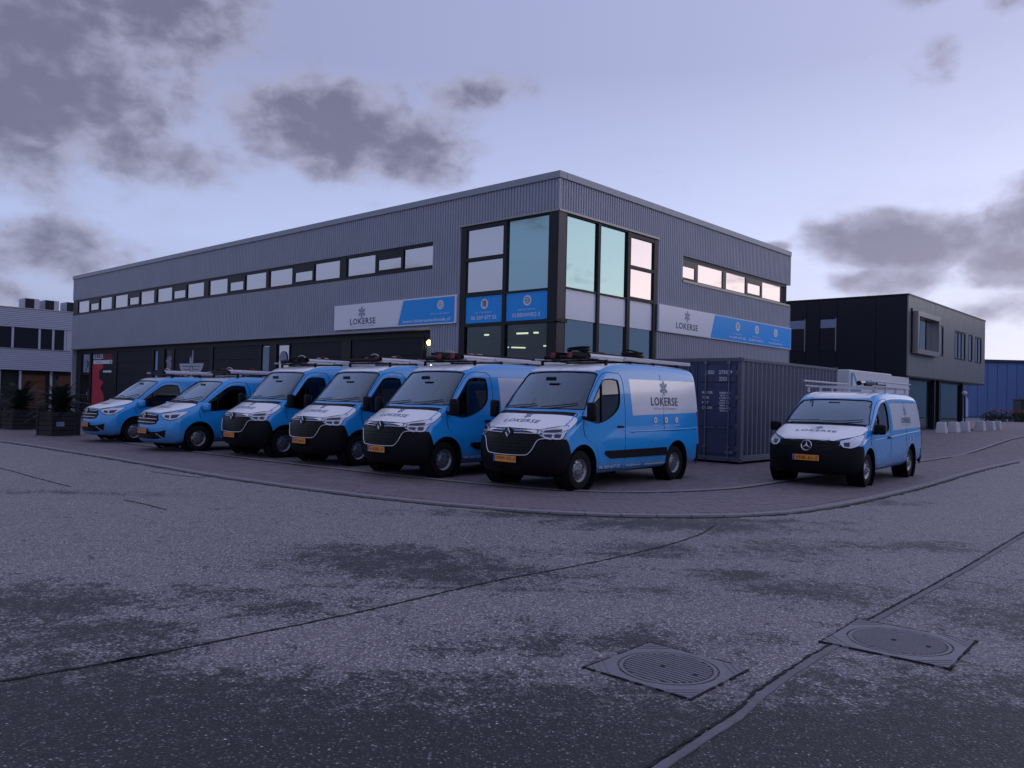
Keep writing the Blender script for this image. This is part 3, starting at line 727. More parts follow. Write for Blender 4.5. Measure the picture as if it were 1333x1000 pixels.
# ---- strip window on the right facade, wrapping the far end
mb = MB(); FB(mb, 'R', 6.52, RL - .02, 5.58, 5.66, -0.10, 0.055); mb.build('window_sill', M_sill, mainb)
mb = MB(); FB(mb, 'R', 6.52, RL - .3, 6.36, 6.458, -0.10, -0.03); mb.build('window_head', M_darkframe, mainb)
fr = frame('R', 6.505, 14.30, 5.661, 6.359, 0.05, -0.10, -0.04, M_column, mainb, 'window')
mb = MB(); mb.box(14.31, 14.33, 0.06, 0.9, 5.66, 6.46); mb.box(14.30, RL - .1, .9, .98, 5.58, 6.46); mb.build('end_glass_return', M_pane, mainb)
mb = MB(); FB(mb, 'R', 6.50, 6.53, 5.66, 6.46, -0.1, 0.03); mb.build('window_reveal', M_sill, mainb)
for (a0, a1, sm) in [(6.62, 7.42, 1), (7.64, 9.36, 0), (9.66, 11.16, 0), (11.33, 12.42, 1), (12.58, 14.20, 0)]:
    if sm:
        mb = MB(); FB(mb, 'R', a0 - .05, a1 + .05, 6.18, 6.308, -0.10, -0.02); mb.build('transom', M_column, fr)
        pane('R', a0, a1, 5.75, 6.15, M_pane_pink, -0.045, 'pane', fr)
        frame('R', a0 - .05, a1 + .05, 5.712, 6.179, .045, -0.1, -0.02, M_column, fr, 'sash')
    else: pane('R', a0, a1, 5.715, 6.305, M_pane_pink, -0.05, 'pane', fr)
for a0, a1 in [(7.475, 7.62), (9.38, 9.64), (11.17, 11.275), (12.475, 12.57)]:
    mb = MB(); FB(mb, 'R', a0, a1, 5.712, 6.308, -0.1, -0.025); mb.build('mullion', M_column, fr)

# ---- glazed corner
cw = MB(); cw.box(-0.04, 0.30, -0.04, 0.30, 0, 6.739); cw.build('corner_column', M_column, mainb, bevel=0.01)
mb = MB(); mb.box(-0.048, -0.041, -0.02, 0.29, 0.02, 6.73); mb.build('corner_cover', M_darkframe, mainb)
cl = MB(); cl.box(-0.09, 0.36, -0.09, -0.042, 3.70, 3.80); cl.box(-0.09, -0.0492, -0.04, .36, 3.70, 3.80); cl.build('column_band', M_darkframe, mainb)
for (f, a0, a1, z0, z1, w, nm) in [('L', 3.56, 3.80, 0, 6.739, 0, 'jamb'), ('L', 1.90, 2.04, 0, 6.739, 0, 'mullion'), ('L', 0.301, 0.33, 0, 6.739, 0, 'mullion'),
                                   ('R', 0.301, 0.37, 0, 6.739, 0, 'mullion'), ('R', 1.82, 1.95, 0, 6.739, 0, 'mullion'), ('R', 3.33, 3.50, 0, 6.739, 0, 'mullion'), ('R', 4.80, 5.00, 0, 6.739, 0, 'jamb')]:
    mb = FB(MB(), f, a0, a1, z0, z1, -0.14, 0.02); mb.build(nm, M_darkframe, mainb, bevel=.006)
def hbar(f, a0, a1, z0, z1):
    mb = FB(MB(), f, a0 + .001, a1 - .001, z0, z1, -0.13, 0.012); mb.build('transom', M_darkframe, mainb)
for a0, a1 in [(2.04, 3.56), (0.33, 1.90)]:
    hbar('L', a0, a1, 4.60, 4.73 if a0 > 1 else 4.66); hbar('L', a0, a1, 3.70, 3.80); hbar('L', a0, a1, 0.0, 0.12)
hbar('L', 2.04, 3.56, 5.66, 5.77); hbar('L', 2.04, 3.56, 6.62, 6.738); hbar('L', 0.33, 1.90, 6.70, 6.738)
pane('L', 0.33, 1.90, 4.66, 6.70, M_teal, -0.05, 'upper_pane'); pane('L', 2.04, 3.56, 5.77, 6.62, M_pane, -0.04, 'opening_pane'); pane('L', 2.04, 3.56, 4.73, 5.66, M_pane, -0.04, 'opening_pane')
pane('L', 0.33, 1.90, 0.12, 3.70, M_shopglass, -0.05, 'lower_pane'); pane('L', 2.04, 3.56, 0.12, 3.70, M_shopglass, -0.05, 'lower_pane')
for a0, a1 in [(0.37, 1.82), (1.95, 3.33)]:
    hbar('R', a0, a1, 4.67, 4.71); hbar('R', a0, a1, 6.70, 6.738); hbar('R', a0, a1, 0, .12)
    pane('R', a0, a1, 4.71, 6.70, M_teal, -0.05, 'upper_pane'); pane('R', a0, a1, 0.12, 3.82, M_lowteal, -0.05, 'lower_pane')
    pane('R', a0, a1, 3.835, 4.67, M_signwhite, -0.045, 'white_film')
hbar('R', 3.50, 4.80, 4.68, 4.78); hbar('R', 3.50, 4.80, 6.60, 6.738); hbar('R', 3.50, 4.80, 5.64, 5.74); hbar('R', 3.5, 4.8, 0, .12)
pane('R', 3.50, 4.80, 5.74, 6.60, M_pane_pink, -0.04, 'opening_pane'); pane('R', 3.50, 4.80, 4.78, 5.64, M_pane_pink, -0.04, 'opening_pane')
pane('R', 3.50, 4.80, 0.12, 3.82, M_lowteal, -0.05, 'lower_pane'); pane('R', 3.50, 4.80, 3.835, 4.68, M_signwhite, -0.045, 'white_film')
# blue sign panels in the glazing with icons
def icon(art_w, art_d, cx, cy, r, kind):
    art_w.disc(cx, cy, r, 24)
    if kind == 'bars':
        for k in (-1, 0, 1): art_d.rect(cx + k * r * .36 - r * .11, cx + k * r * .36 + r * .11, cy - r * .55, cy + r * .5)
        art_d.rect(cx - r * .55, cx + r * .55, cy + r * .5, cy + r * .62)
    elif kind == 'pin':
        art_d.ring(cx, cy + r * .1, r * .18, r * .42, 14); art_d.poly([(cx - r * .34, cy - r * .12), (cx, cy - r * .68), (cx + r * .34, cy - r * .12), (cx, cy - r * .05)])
    else:
        art_d.ring(cx, cy, r * .5, r * .6, 18); art_d.ring(cx, cy, r * .5, r * .6, 18, 0.42); art_d.rect(cx - r * .55, cx + r * .55, cy - r * .05, cy + r * .05)
def fL(d): return lambda a, b: Vector((-d, -a, b))        # a grows to the right of the picture on the left facade
def fR(d): return lambda a, b: Vector((a, -d, b))
for (y0, y1, kind, small, big) in [(2.04, 3.56, 'bars', 'BEL ONS DIRECT', '06 209 677 33'), (0.33, 1.90, 'globe', 'BEZOEK ONS OP', 'ELBENWEG 5')]:
    mb = FB(MB(), 'L', y0, y1, 3.801, 4.599, -0.06, -0.02); sp_ = mb.build('blue_sign_pane', M_signblue, mainb)
    aw, ad, ap = Art(), Art(), Art(); cx_ = -(y0 + y1) / 2; 
    icon(aw, ad, cx_ + .03, 4.36, 0.15, kind); ap.text(small, cx_ - .33, cx_ + .33, 4.09, 0.035, .01); aw.text(big, cx_ - .52, cx_ + .52, 3.90, 0.115, .012)
    aw.build('lettering', M_printwhite, sp_, fL(-0.016)); ad.build('icon_drawing', M_printdark, sp_, fL(-0.012)); ap.build('small_lettering', M_printwhite, sp_, fL(-0.016))['kind'] = 'stuff'
# ---- left sign board
sb = thing('sign_board', 'long blue and white LOKERSE sign board above the lit workshop door on the left facade', 'sign', L2W(0, 6.97, 0), ANG)
def sy(y): return y - 6.97
mb = MB(); mb.box(-0.10, -0.036, sy(3.86), sy(10.10), 3.83, 4.70); mb.build('board_frame', M_signwhite, sb, bevel=.008)
a = Art(); a.poly([(-sy(10.05), 3.87), (-sy(6.62), 3.87), (-sy(6.36), 4.66), (-sy(10.05), 4.66)]); a.build('white_face', M_signwhite, sb, fL(0.104))
a = Art(); a.poly([(-sy(6.58), 3.87), (-sy(3.92), 3.87), (-sy(3.92), 4.66), (-sy(6.32), 4.66)]); a.build('blue_face', M_signblue, sb, fL(0.104))
a = Art(); a.text('LOKERSE', -sy(9.15), -sy(7.75), 3.99, 0.21, .02, 1.12); a.build('lettering', M_printdark, sb, fL(0.108))
a = Art(); a.star(-sy(8.5), 4.40, 0.21); a.build('emblem', M_printgrey, sb, fL(0.108))
a = Art(); a.text('INSTALLATIETECHNIEK', -sy(9.1), -sy(7.8), 3.91, 0.035); a.build('small_lettering', M_printgrey, sb, fL(0.108))['kind'] = 'stuff'
aw, ad = Art(), Art(); icon(aw, ad, -sy(4.55), 4.43, 0.145, 'globe'); aw.text('BEZOEK ONZE WEBSITE', -sy(5.0), -sy(4.15), 4.14, 0.035, .01); aw.text('www.lokersetechniek.nl', -sy(6.35), -sy(4.1), 3.93, 0.10, .012)
aw.build('icon_and_lettering', M_printwhite, sb, fL(0.108)); ad.build('icon_drawing', M_printgrey, sb, fL(0.111))
# ---- right sign board
sb = thing('sign_board', 'LOKERSE sign board with three round icons on the right facade above the container', 'sign', L2W(10.0, 0, 0), ANG)
mb = MB(); mb.box(5.01 - 10, 15.02 - 10, -0.10, -0.036, 3.83, 4.70); mb.build('board_frame', M_signwhite, sb, bevel=.008)
a = Art(); a.poly([(-4.96, 3.86), (-1.70, 3.86), (-1.40, 4.67), (-4.96, 4.67)]); a.build('white_face', M_signwhite, sb, fR(0.104))
a = Art(); a.poly([(-1.66, 3.86), (4.98, 3.86), (4.98, 4.67), (-1.36, 4.67)]); a.build('blue_face', M_signblue, sb, fR(0.104))
a = Art(); a.text('LOKERSE', -3.95, -2.55, 4.0, 0.21, .02, 1.12); a.build('lettering', M_printdark, sb, fR(0.108))
a = Art(); a.star(-3.25, 4.44, 0.19); a.build('emblem', M_printgrey, sb, fR(0.108))
aw, ad = Art(), Art()
for cx_, kd in [(0.35, 'bars'), (1.9, 'pin'), (3.55, 'globe')]:
    icon(aw, ad, cx_, 4.40, 0.16, kd); aw.text('BEL ONS DIRECT', cx_ - .35, cx_ + .35, 4.10, .035, .01); aw.text({'bars': '06 209 677 33', 'pin': 'ELBENWEG 5', 'globe': 'www.lokersetechniek.nl'}[kd], cx_ - .62, cx_ + .62, 3.95, .08, .012)
aw.build('icon_and_lettering', M_printwhite, sb, fR(0.108)); ad.build('icon_drawing', M_printgrey, sb, fR(0.111))

# ---- ground floor of the left facade: roller doors, glazed doors, jambs (recessed 0.3 m)
D = -0.30
mb = FB(MB(), 'L', 5.09, LL, 3.50, 3.69, -0.42, D + .02); mb.build('door_lintel', M_darkframe, mainb)
def roller(y0, y1):
    rd = FB(MB(), 'L', y0, y1, 0.02, 3.5, D - .06, D).build('roller_door', M_roller, mainb)
    n = 6
    for k in range(n):
        z0 = 0.03 + k * 3.46 / n; FB(MB(), 'L', y0 + .03, y1 - .03, z0 + .015, z0 + 3.46 / n - .015, D, D + .02).build('door_section', M_roller, rd, bevel=.006)
    return rd
rd_list = [roller(*q) for q in [(5.80, 9.55), (10.12, 13.42), (15.62, 19.45), (19.75, 23.10), (25.45, 29.55)]]
for y0, y1 in [(9.56, 10.11), (13.43, 13.49), (14.38, 14.88), (15.5, 15.6), (19.46, 19.74), (23.11, 23.36), (24.13, 24.80), (25.25, 25.44), (29.56, 29.95), (32.95, 33.2), (5.09, 5.13), (5.72, 5.79), (34.4, LL - .02)]:
    FB(MB(), 'L', y0, y1, 0, 3.5, -0.42, D + .05).build('door_jamb', M_darkframe, mainb)
def gdoor(y0, y1, m=M_pane, lab=None):
    fr_ = frame('L', y0, y1, 0.02, 3.49, .06, D - .06, D + .01, M_darkframe, mainb, 'glazed_door')
    pane('L', y0 + .06, y1 - .06, .08, 2.3, m, D - .02, 'pane', fr_); pane('L', y0 + .06, y1 - .06, 2.38, 3.43, m, D - .02, 'fanlight', fr_)
    FB(MB(), 'L', y0 + .06, y1 - .06, 2.301, 2.379, D - .05, D + .008).build('transom', M_darkframe, fr_)
    FB(MB(), 'L', y0 + .10, y0 + .13, .9, 1.5, D + .011, D + .04).build('door_handle', M_sill, fr_)
    return fr_
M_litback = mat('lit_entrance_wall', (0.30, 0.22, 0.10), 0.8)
e1 = gdoor(5.13, 5.72, M_shopglass)
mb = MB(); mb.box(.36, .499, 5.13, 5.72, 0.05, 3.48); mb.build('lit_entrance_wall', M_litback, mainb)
mb = MB(); mb.lathe([(0.0001, 0), (.05, .01), (.085, .05), (.09, .09), (.07, .13), (.0001, .15)], 'y', 12); mb.xf(Matrix.Translation((.335, 5.43, 3.30)) @ Matrix.Rotation(PI / 2, 4, 'Z')); mb.build('entrance_lamp', M_warm, mainb, smooth=1)
lp = bpy.data.lights.new('entrance_lamp_light', 'POINT'); lp.energy = 9; lp.color = (1, .72, .35); lp.shadow_soft_size = .06
lo_ = bpy.data.objects.new('entrance_lamp_light', lp); COL.objects.link(lo_); lo_.parent = mainb; lo_.location = (0.24, 5.43, 3.22)
a = Art(); a.disc(-5.42, 2.62, .10, 14); a.rect(-5.6, -5.25, 2.5, 2.62); a.build('door_sticker', M_printwhite, e1, fL(D + .012))
e2 = gdoor(13.49, 14.38); a = Art(); a.disc(-13.95, 2.95, .26, 20); a.rect(-14.2, -13.7, 2.3, 2.5); a.build('round_logo', M_printgrey, e2, fL(D + .012))
e3 = gdoor(14.88, 15.50); a = Art(); a.rect(-15.42, -14.96, 0.3, 3.4); a.build('frosted_film', M_printgrey, e3, fL(D + .012))
e4 = gdoor(23.36, 24.13); a = Art(); a.rect(-24.0, -23.5, 2.88, 3.0); 
for k in range(7): a.rect(-23.98, -23.52, 2.0 + k * .1, 2.03 + k * .1)
a.build('door_lettering', M_printgrey, e4, fL(D + .012))['kind'] = 'stuff'
e5 = gdoor(24.80, 25.25); a = Art(); a.rect(-25.12, -24.9, 1.9, 3.42); a.rect(-25.16, -24.86, 1.5, 1.75); a.build('vertical_lettering', M_printpale, e5, fL(D + .012))
M_logolight = mat('logo_pale', (.42, .44, .52), .5)
# winged shop logo on the roller door
a = Art()
wing = [(-22.55, 2.85)] + [(-22.50 + .02 * k + .0, 2.85) for k in range(1)] 
a.poly([(-22.62, 2.80), (-20.3, 2.80), (-20.42, 2.55), (-20.62, 2.38), (-20.95, 2.27), (-21.95, 2.27), (-22.3, 2.38), (-22.52, 2.55)])
a.poly([(-21.68, 2.16), (-21.22, 2.16), (-21.22, 2.24), (-21.68, 2.24)]); a.poly([(-21.75, 2.05), (-21.15, 2.05), (-21.45, 1.9)])
a.poly([(-21.62, 2.82), (-21.45, 2.82), (-21.50, 3.15), (-21.62, 3.02)]); a.poly([(-21.45, 2.82), (-21.30, 2.82), (-21.28, 3.40), (-21.36, 3.40)])
a.build('winged_logo', M_logolight, rd_list[3], fL(D + .024))
a = Art(); a.ring(-21.45, 2.54, .12, .16, 16, 1.1); a.rect(-22.2, -21.7, 2.5, 2.53); a.rect(-21.2, -20.7, 2.5, 2.53); a.rect(-22.3, -20.6, 2.66, 2.69); a.build('logo_detail', M_printdark, rd_list[3], fL(D + .027))
# red shop front panel
sp_ = FB(MB(), 'L', 29.97, 32.94, 0.02, 3.5, D - .06, D).build('shop_panel', M_darkframe, mainb)
a = Art(); a.poly([(-32.85, 0.3), (-31.2, 0.3), (-31.25, 1.25), (-31.75, 1.6), (-31.3, 1.9), (-31.95, 2.1), (-31.9, 2.5), (-31.45, 2.65), (-31.45, 2.86), (-32.85, 2.86)]); a.build('red_figure', M_red, sp_, fL(D + .004))
a = Art(); a.rect(-32.75, -30.25, 2.88, 3.08); a.rect(-31.4, -30.3, 2.42, 2.52); a.text('KILLER', -32.75, -31.4, 3.14, .26, .02); a.build('shop_lettering', M_printwhite, sp_, fL(D + .006))
a = Art(); a.text('RED', -31.3, -30.25, 3.14, .24, .02); a.build('red_lettering', M_red, sp_, fL(D + .006))
a = Art(); a.rect(-32.5, -31.6, 2.96, 2.99); a.rect(-30.55, -30.4, 2.93, 3.03); a.build('banner_print', M_printdark, sp_, fL(D + .008))
e6 = gdoor(33.2, 34.4); a = Art(); a.disc(-33.75, 2.9, .2, 12); a.rect(-33.6, -33.5, 1.2, 1.35); a.rect(-33.95, -33.85, 2.5, 3.1); a.build('door_sticker', M_printgrey, e6, fL(D + .012))
# security camera on the column band
mb = MB(); mb.box(-0.10, 0.10, -.05, .05, -.05, .05); mb.xf(Matrix.Translation((-0.14, -.12, 3.74))); mb.build('security_camera', M_darkframe, mainb, bevel=.02)

# ================================================================== SHIPPING CONTAINER
cont = thing('shipping_container', 'slate grey corrugated steel shipping container standing beside the right facade between two parked vans', 'container', L2W(2.36, -4.29, 0), ANG)
CLn, CWd, CHt = 6.55, 2.60, 2.80
def corner_posts():
    for x, nm in ((0, 'corner_post'), (CLn, 'corner_post')):
        for y in (0, CWd):
            x0, x1 = (x, x + .11) if x == 0 else (x - .11, x); y0, y1 = (y, y + .11) if y == 0 else (y - .11, y)
            MB().box(x0, x1, y0, y1, 0.19, CHt - .13).build('corner_post', M_cont, cont, bevel=.006)
            for z0, z1 in ((0.07, .188), (CHt - .128, CHt)):
                mb = MB(); mb.box(x0 - .004, x1 + .01 if x == 0 else x1 + .004, y0 - .006, y1 + .006, z0, z1); o = mb.build('corner_casting', M_cont, cont, bevel=.012)
                mb = MB(); yy = y0 - .0065 if y == 0 else y1 + .0065; xc = (x0 + x1) / 2; zc = (z0 + z1) / 2
                mb.prism([(xc + .026 * math.cos(t * PI / 6), zc + .036 * math.sin(t * PI / 6)) for t in range(12)], lambda a_, b_, d_: Vector((a_, yy + d_, b_)), -.002, .002); mb.build('casting_hole', M_innerdark, o)
corner_posts()
for y0, y1 in ((0.0, .06), (CWd - .06, CWd)):
    MB().box(.112, CLn - .112, y0 + .004, y1 - .004, CHt - .10, CHt - .02).build('top_rail', M_cont, cont, bevel=.006)
    MB().box(.112, CLn - .112, y0 + .004, y1 - .004, 0.09, 0.24).build('bottom_rail', M_cont, cont, bevel=.006)
def corr_side(y, s):
    mb = MB(); pts = []; x = .112; n = 24; p = (CLn - .224) / n
    for k in range(n):
        a0 = x + k * p
        pts += [(a0, 0.012), (a0 + p * .26, 0.012), (a0 + p * .5, 0.075), (a0 + p * .76, 0.075)]
    pts.append((CLn - .112, 0.012))
    vs_ = [(a_, y + s * d_, 0.242) for a_, d_ in pts] + [(a_, y + s * d_, CHt - .102) for a_, d_ in pts]; m_ = len(pts)
    mb.add(vs_, [(i, i + 1, m_ + i + 1, m_ + i) for i in range(m_ - 1)])
    mb.box(.12, CLn - .12, y + s * .08, y + s * .084, .2, CHt - .11); mb.build('side_wall', M_cont, cont)
corr_side(0, 1); corr_side(CWd, -1)
MB().box(.05, CLn - .03, .06, CWd - .06, CHt - .05, CHt - .03).build('container_roof', M_cont, cont)
MB().box(CLn - .06, CLn - .03, .11, CWd - .11, .1, CHt - .05).build('end_wall', M_cont, cont)
MB().box(.08, CLn - .1, .06, CWd - .06, .10, .16).build('container_floor', M_innerdark, cont)
MB().box(0.01, .10, .112, CWd - .112, CHt - .11, CHt - .01).build('door_header', M_cont, cont, bevel=.006)
MB().box(0.01, .10, .112, CWd - .112, .08, .20).build('door_sill', M_cont, cont, bevel=.006)
def cf(d): return lambda a_, b_: Vector((-d, -a_, b_))     # a to the right of the picture = -y
for (y0, y1, nm) in ((.115, CWd / 2 - .01, 0), (CWd / 2 + .01, CWd - .115, 1)):
    door = MB().box(.035, .075, y0, y1, .205, CHt - .115).build('container_door', M_contdoor, cont, bevel=.005)
    for (z0, z1) in ((.26, .80), (.98, 1.36), (1.50, 2.02), (2.14, 2.62)):
        mb = MB(); mb.box(.018, .036, y0 + .05, y1 - .05, z0, z1); mb.build('door_panel', M_contdoor, door, bevel=.014)
    for k, yb in enumerate(((y0 + .24), (y1 - .26))):
        r = MB().tube([(-.012, yb, .12), (-.012, yb, CHt - .06)], .019, 8).build('locking_bar', M_contbar, door, smooth=1)
        mb = MB(); 
        for zz in (.17, .45, 1.6, 2.35, CHt - .14): mb.box(-.035, .018, yb - .045, yb + .045, zz - .03, zz + .03)
        r = mb.build('bar_bracket', M_contbar, door); r['kind'] = 'stuff'
        sgn = 1 if k == 0 else -1
        MB().box(-.045, -.03, yb - (.30 if k else 0), yb + (0 if k else .30), .94 + .0, .975).build('door_handle', M_contbar, door, bevel=.004)
    mb = MB(); yh = y0 - .0 if nm == 0 else y1
    for zz in (.4, 1.0, 1.75, 2.4): mb.box(-.008, .033, yh - .05, yh + .05, zz - .06, zz + .06)
    o = mb.build('door_hinge', M_cont, door); o['kind'] = 'stuff'
    if nm == 0:
        a = Art(); a.text('275029', -.66, -.28, 2.36, .10, .012); a.text('0', -.15, -.11, 2.36, .10, .012); a.text('22G1', -.65, -.43, 2.19, .10, .012)
        a.text('UESU', -1.02, -.80, 2.36, .10, .012)
        for k, (l, n1) in enumerate([('MAX.GR.', '30480 KG'), ('TARE', '67200 LB'), ('NET', '2220 KG'), ('CU.CAP.', '28260 KG')]):
            z = 1.84 - k * .135
            a.text(l, -1.14, -.82 - (.12 if k in (1, 2) else 0), z, .07, .01); a.text(n1, -.64, -.32, z, .055, .008); a.text('4890 LB', -.62, -.36, z - .062, .04, .006)
        a.build('container_lettering', M_printwhite, door, cf(-.0155))['kind'] = 'stuff'
        a = Art(); a.rect(-.45, -.24, .28, .36); a.build('data_plate', M_sill, door, cf(-.0155))

# ================================================================== WHITE BOX TRAILER beyond the container
bt = thing('box_trailer', 'white box trailer with a blue crane drawing, parked behind the container', 'trailer', L2W(12.4, -3.41, 0.0), ANG)
MB().box(0.0, 4.6, 0.0, 2.2, 0.75, 2.9).build('box_body', M_white, bt, bevel=.03)
MB().box(.1, 4.5, .15, 2.05, .5, .748).build('chassis', M_innerdark, bt)
for x in (2.2, 3.0):
    for y in (0.02, 2.0):
        mb = MB(); mb.lathe([(0.0001, 0), (.2, 0), (.33, .02), (.34, .09), (.33, .18), (.0001, .18)], 'y', 18); mb.xf(Matrix.Translation((x, y, .34))); mb.build('wheel', M_innerdark, bt, smooth=.6)
MB().box(4.6, 4.63, .05, 2.15, .8, 2.85).build('rear_door', M_white, bt)
def tf(d): return lambda a_, b_: Vector((a_, -d, b_))
M_tealprint = mat('print_teal', (.06, .24, .42), .5)
a = Art(); a.poly([(.08, 1.7), (.30, 1.7), (.32, 2.80), (.12, 2.80)]); a.poly([(.32, 2.80), (.48, 2.76), (1.10, 2.12), (.95, 2.05)]); a.build('crane_arm_drawing', M_tealprint, bt, tf(.004))
a = Art(); a.poly([(.20, 1.60), (1.15, 1.52), (1.35, 1.95), (1.05, 2.32), (.34, 2.28)]); a.build('crane_body_drawing', M_tealprint, bt, tf(.007))
a = Art(); a.star(2.55, 2.12, .24); a.text('LOKERSE', 2.15, 2.95, 1.70, .14, .02); a.build('lettering', M_tealprint, bt, tf(.004))

# ================================================================== BLACK BUILDING with the overhanging upper floor
GB = 0.42
M_darkpane = glass('dark_window_pane', (.1, .1, .12), (.5, .5, .6), .12, .6)
bb = thing('office_building', 'dark office building whose grey upper floor overhangs a glazed ground floor', 'building', L2W(24.4, -1.82, GB), ANG)
zb = -GB
def b3(x0, x1, y0, y1, z0, z1): return MB().box(x0, x1, y0, y1, z0 + zb, z1 + zb)
b3(0.03, 15.2, 0.06, 13.0, 3.12, 6.94).build('upper_floor', M_black, bb)
for k in range(11):   # tall dark panels on the left face
    y0 = 0.06 + k * 1.18
    if k in (3,): cuts = [(y0, y0 + 1.17, 3.14, 4.36), (y0, y0 + 1.17, 6.05, 6.96)]
    else: cuts = [(y0, y0 + 1.17, 3.14, 6.96)]
for y0, y1 in [(.06, 1.5), (1.51, 3.38), (4.27, 4.98), (5.95, 8.0), (8.01, 10.5), (10.51, 13.0)]:
    b3(-.01, .028, y0, y1 - .01, 3.12, 6.96).build('dark_panel', M_black, bb)
for (y0, y1) in [(3.39, 4.26), (4.99, 5.94)]:
    b3(-.01, .028, y0, y1, 6.03, 6.96).build('dark_panel', M_black, bb); b3(-.01, .028, y0, y1, 3.12, 4.36).build('dark_panel', M_black, bb)
    w = b3(-.012, .02, y0 + .03, y0 + .09, 4.36, 6.03).build('window', M_sill, bb)
    b3(-.004, .01, y0 + .09, y1 - .03, 4.40, 6.0).build('pane', M_darkpane, w); b3(-.008, -.004, y0 + .09, y1 - .03, 5.55, 5.98).build('blind', M_printgrey, w)
# front: anthracite panels in bays
for x0, x1 in [(0, .40), (4.35, 5.22), (6.05, 8.25), (10.55, 11.22), (12.16, 12.70), (14.30, 15.15)]:
    b3(x0 + .005, x1 - .005, 0.0, .055, 3.12, 6.98).build('facade_panel', M_anthr, bb)
for x0, x1, z0, z1 in [(.40, 4.35, 4.18, 6.28), (5.22, 6.05, 4.33, 5.95), (8.25, 10.55, 4.33, 5.93), (11.22, 12.16, 4.33, 5.92), (12.70, 14.30, 4.33, 5.90)]:
    b3(x0, x1, 0.001, .054, 3.12, z0).build('facade_panel', M_anthr, bb); b3(x0, x1, 0.001, .054, z1, 6.98).build('facade_panel', M_anthr, bb)
def bwin(x0, x1, z0, z1, nm, box=False):
    d = -.30 if box else -.01
    w = MB(); t = .24 if box else .07
    for q in [(x0, x1, z0, z0 + t), (x0, x1, z1 - t, z1), (x0, x0 + t, z0 + t, z1 - t), (x1 - t, x1, z0 + t, z1 - t)]:
        w.box(q[0] + .002, q[1] - .002, d, .05, q[2] + zb, q[3] + zb)
    w = w.build('window', M_sill if box else M_darkframe, bb, bevel=.01)
    b3(x0 + t, x1 - t, .03, .04, z0 + t, z1 - t).build('pane', M_pane, w)
    n = nm
    for k in range(1, n):
        xm = x0 + t + (x1 - x0 - 2 * t) * k / n
        b3(xm - .04, xm + .04, .0, .03, z0 + t, z1 - t).build('mullion', M_darkframe, w)
    return w
bwin(.52, 4.33, 4.20, 6.26, 3, True); bwin(5.24, 6.03, 4.35, 5.93, 1); bwin(8.27, 10.53, 4.35, 5.91, 3); bwin(11.24, 12.14, 4.35, 5.90, 1); bwin(12.72, 14.28, 4.35, 5.88, 2)
b3(-.02, 15.22, -.02, 13.02, 6.98, 7.06).build('roof_edge', M_darkframe, bb)
b3(-.012, -.0, -.01, .05, 3.12, 6.97).build('corner_strip', M_sill, bb)
b3(.42, .50, -.06, -.002, 4.25, 6.4).build('rainwater_pipe', M_darkframe, bb)
b3(.02, 15.2, .02, 13.0, 3.04, 3.118).build('overhang_soffit', M_darkframe, bb)
# ground floor, set back
b3(.2, .55, .3, 12.9, GB, 3.03).build('ground_floor_wall', M_white, bb)
b3(-5.0, .5, .08, .28, GB, 3.02).build('white_side_wall', M_white, bb)
b3(.56, 11.0, 12.0, 12.4, GB, 3.03).build('rear_wall', M_innerdark, bb); b3(.56, 11.0, .4, 12.0, GB + .0, GB + .03).build('room_floor', M_innergrey, bb)
b3(6.4, 6.5, 5.2, 12.0, GB, 3.03).build('partition_wall', M_innerdark, bb)
for x0, x1 in [(.56, 5.05), (5.3, 5.95), (6.3, 10.9)]:
    fr_ = MB(); z0, z1 = GB + .02 + zb, 3.03 + zb
    for q in [(x0, x1, z0, z0 + .08), (x0, x1, z1 - .1, z1), (x0, x0 + .07, z0 + .08, z1 - .1), (x1 - .07, x1, z0 + .08, z1 - .1)]: fr_.box(q[0], q[1], .3, .4, q[2], q[3])
    fr_ = fr_.build('shop_window', M_darkframe, bb); b3(x0 + .07, x1 - .07, .34, .35, GB + .1, 2.93).build('pane', M_shopglass, fr_)
b3(5.06, 5.29, .15, .45, GB, 3.03).build('ground_column', M_darkframe, bb); b3(5.96, 6.29, .15, .45, GB, 3.03).build('ground_column', M_darkframe, bb); b3(10.91, 11.05, .2, .45, GB, 3.03).build('ground_column', M_darkframe, bb)
b3(11.0, 11.04, .46, 12.0, GB, 3.03).build('side_glass', M_shopglass, bb)
mb = MB(); mb.lathe([(.0001, 0), (.12, 0), (.14, .03), (.0001, .05)], 'z', 12); mb.xf(Matrix.Translation((1.6, 1.5, 2.86 + zb))); mb.build('ceiling_lamp', M_warm, bb)
M_desk = mat('white_counter_glow', (.6, .62, .66), .5, emit=(.8, .85, 1.0), estr=.25)  # faint glow put into the counter top so it looks lit; no lamp
b3(.9, 4.4, 2.2, 2.9, 1.22, 1.32).build('counter_top', M_desk, bb, bevel=.02); b3(2.9, 3.2, 2.3, 2.7, GB, 1.218).build('counter_leg', M_white, bb)
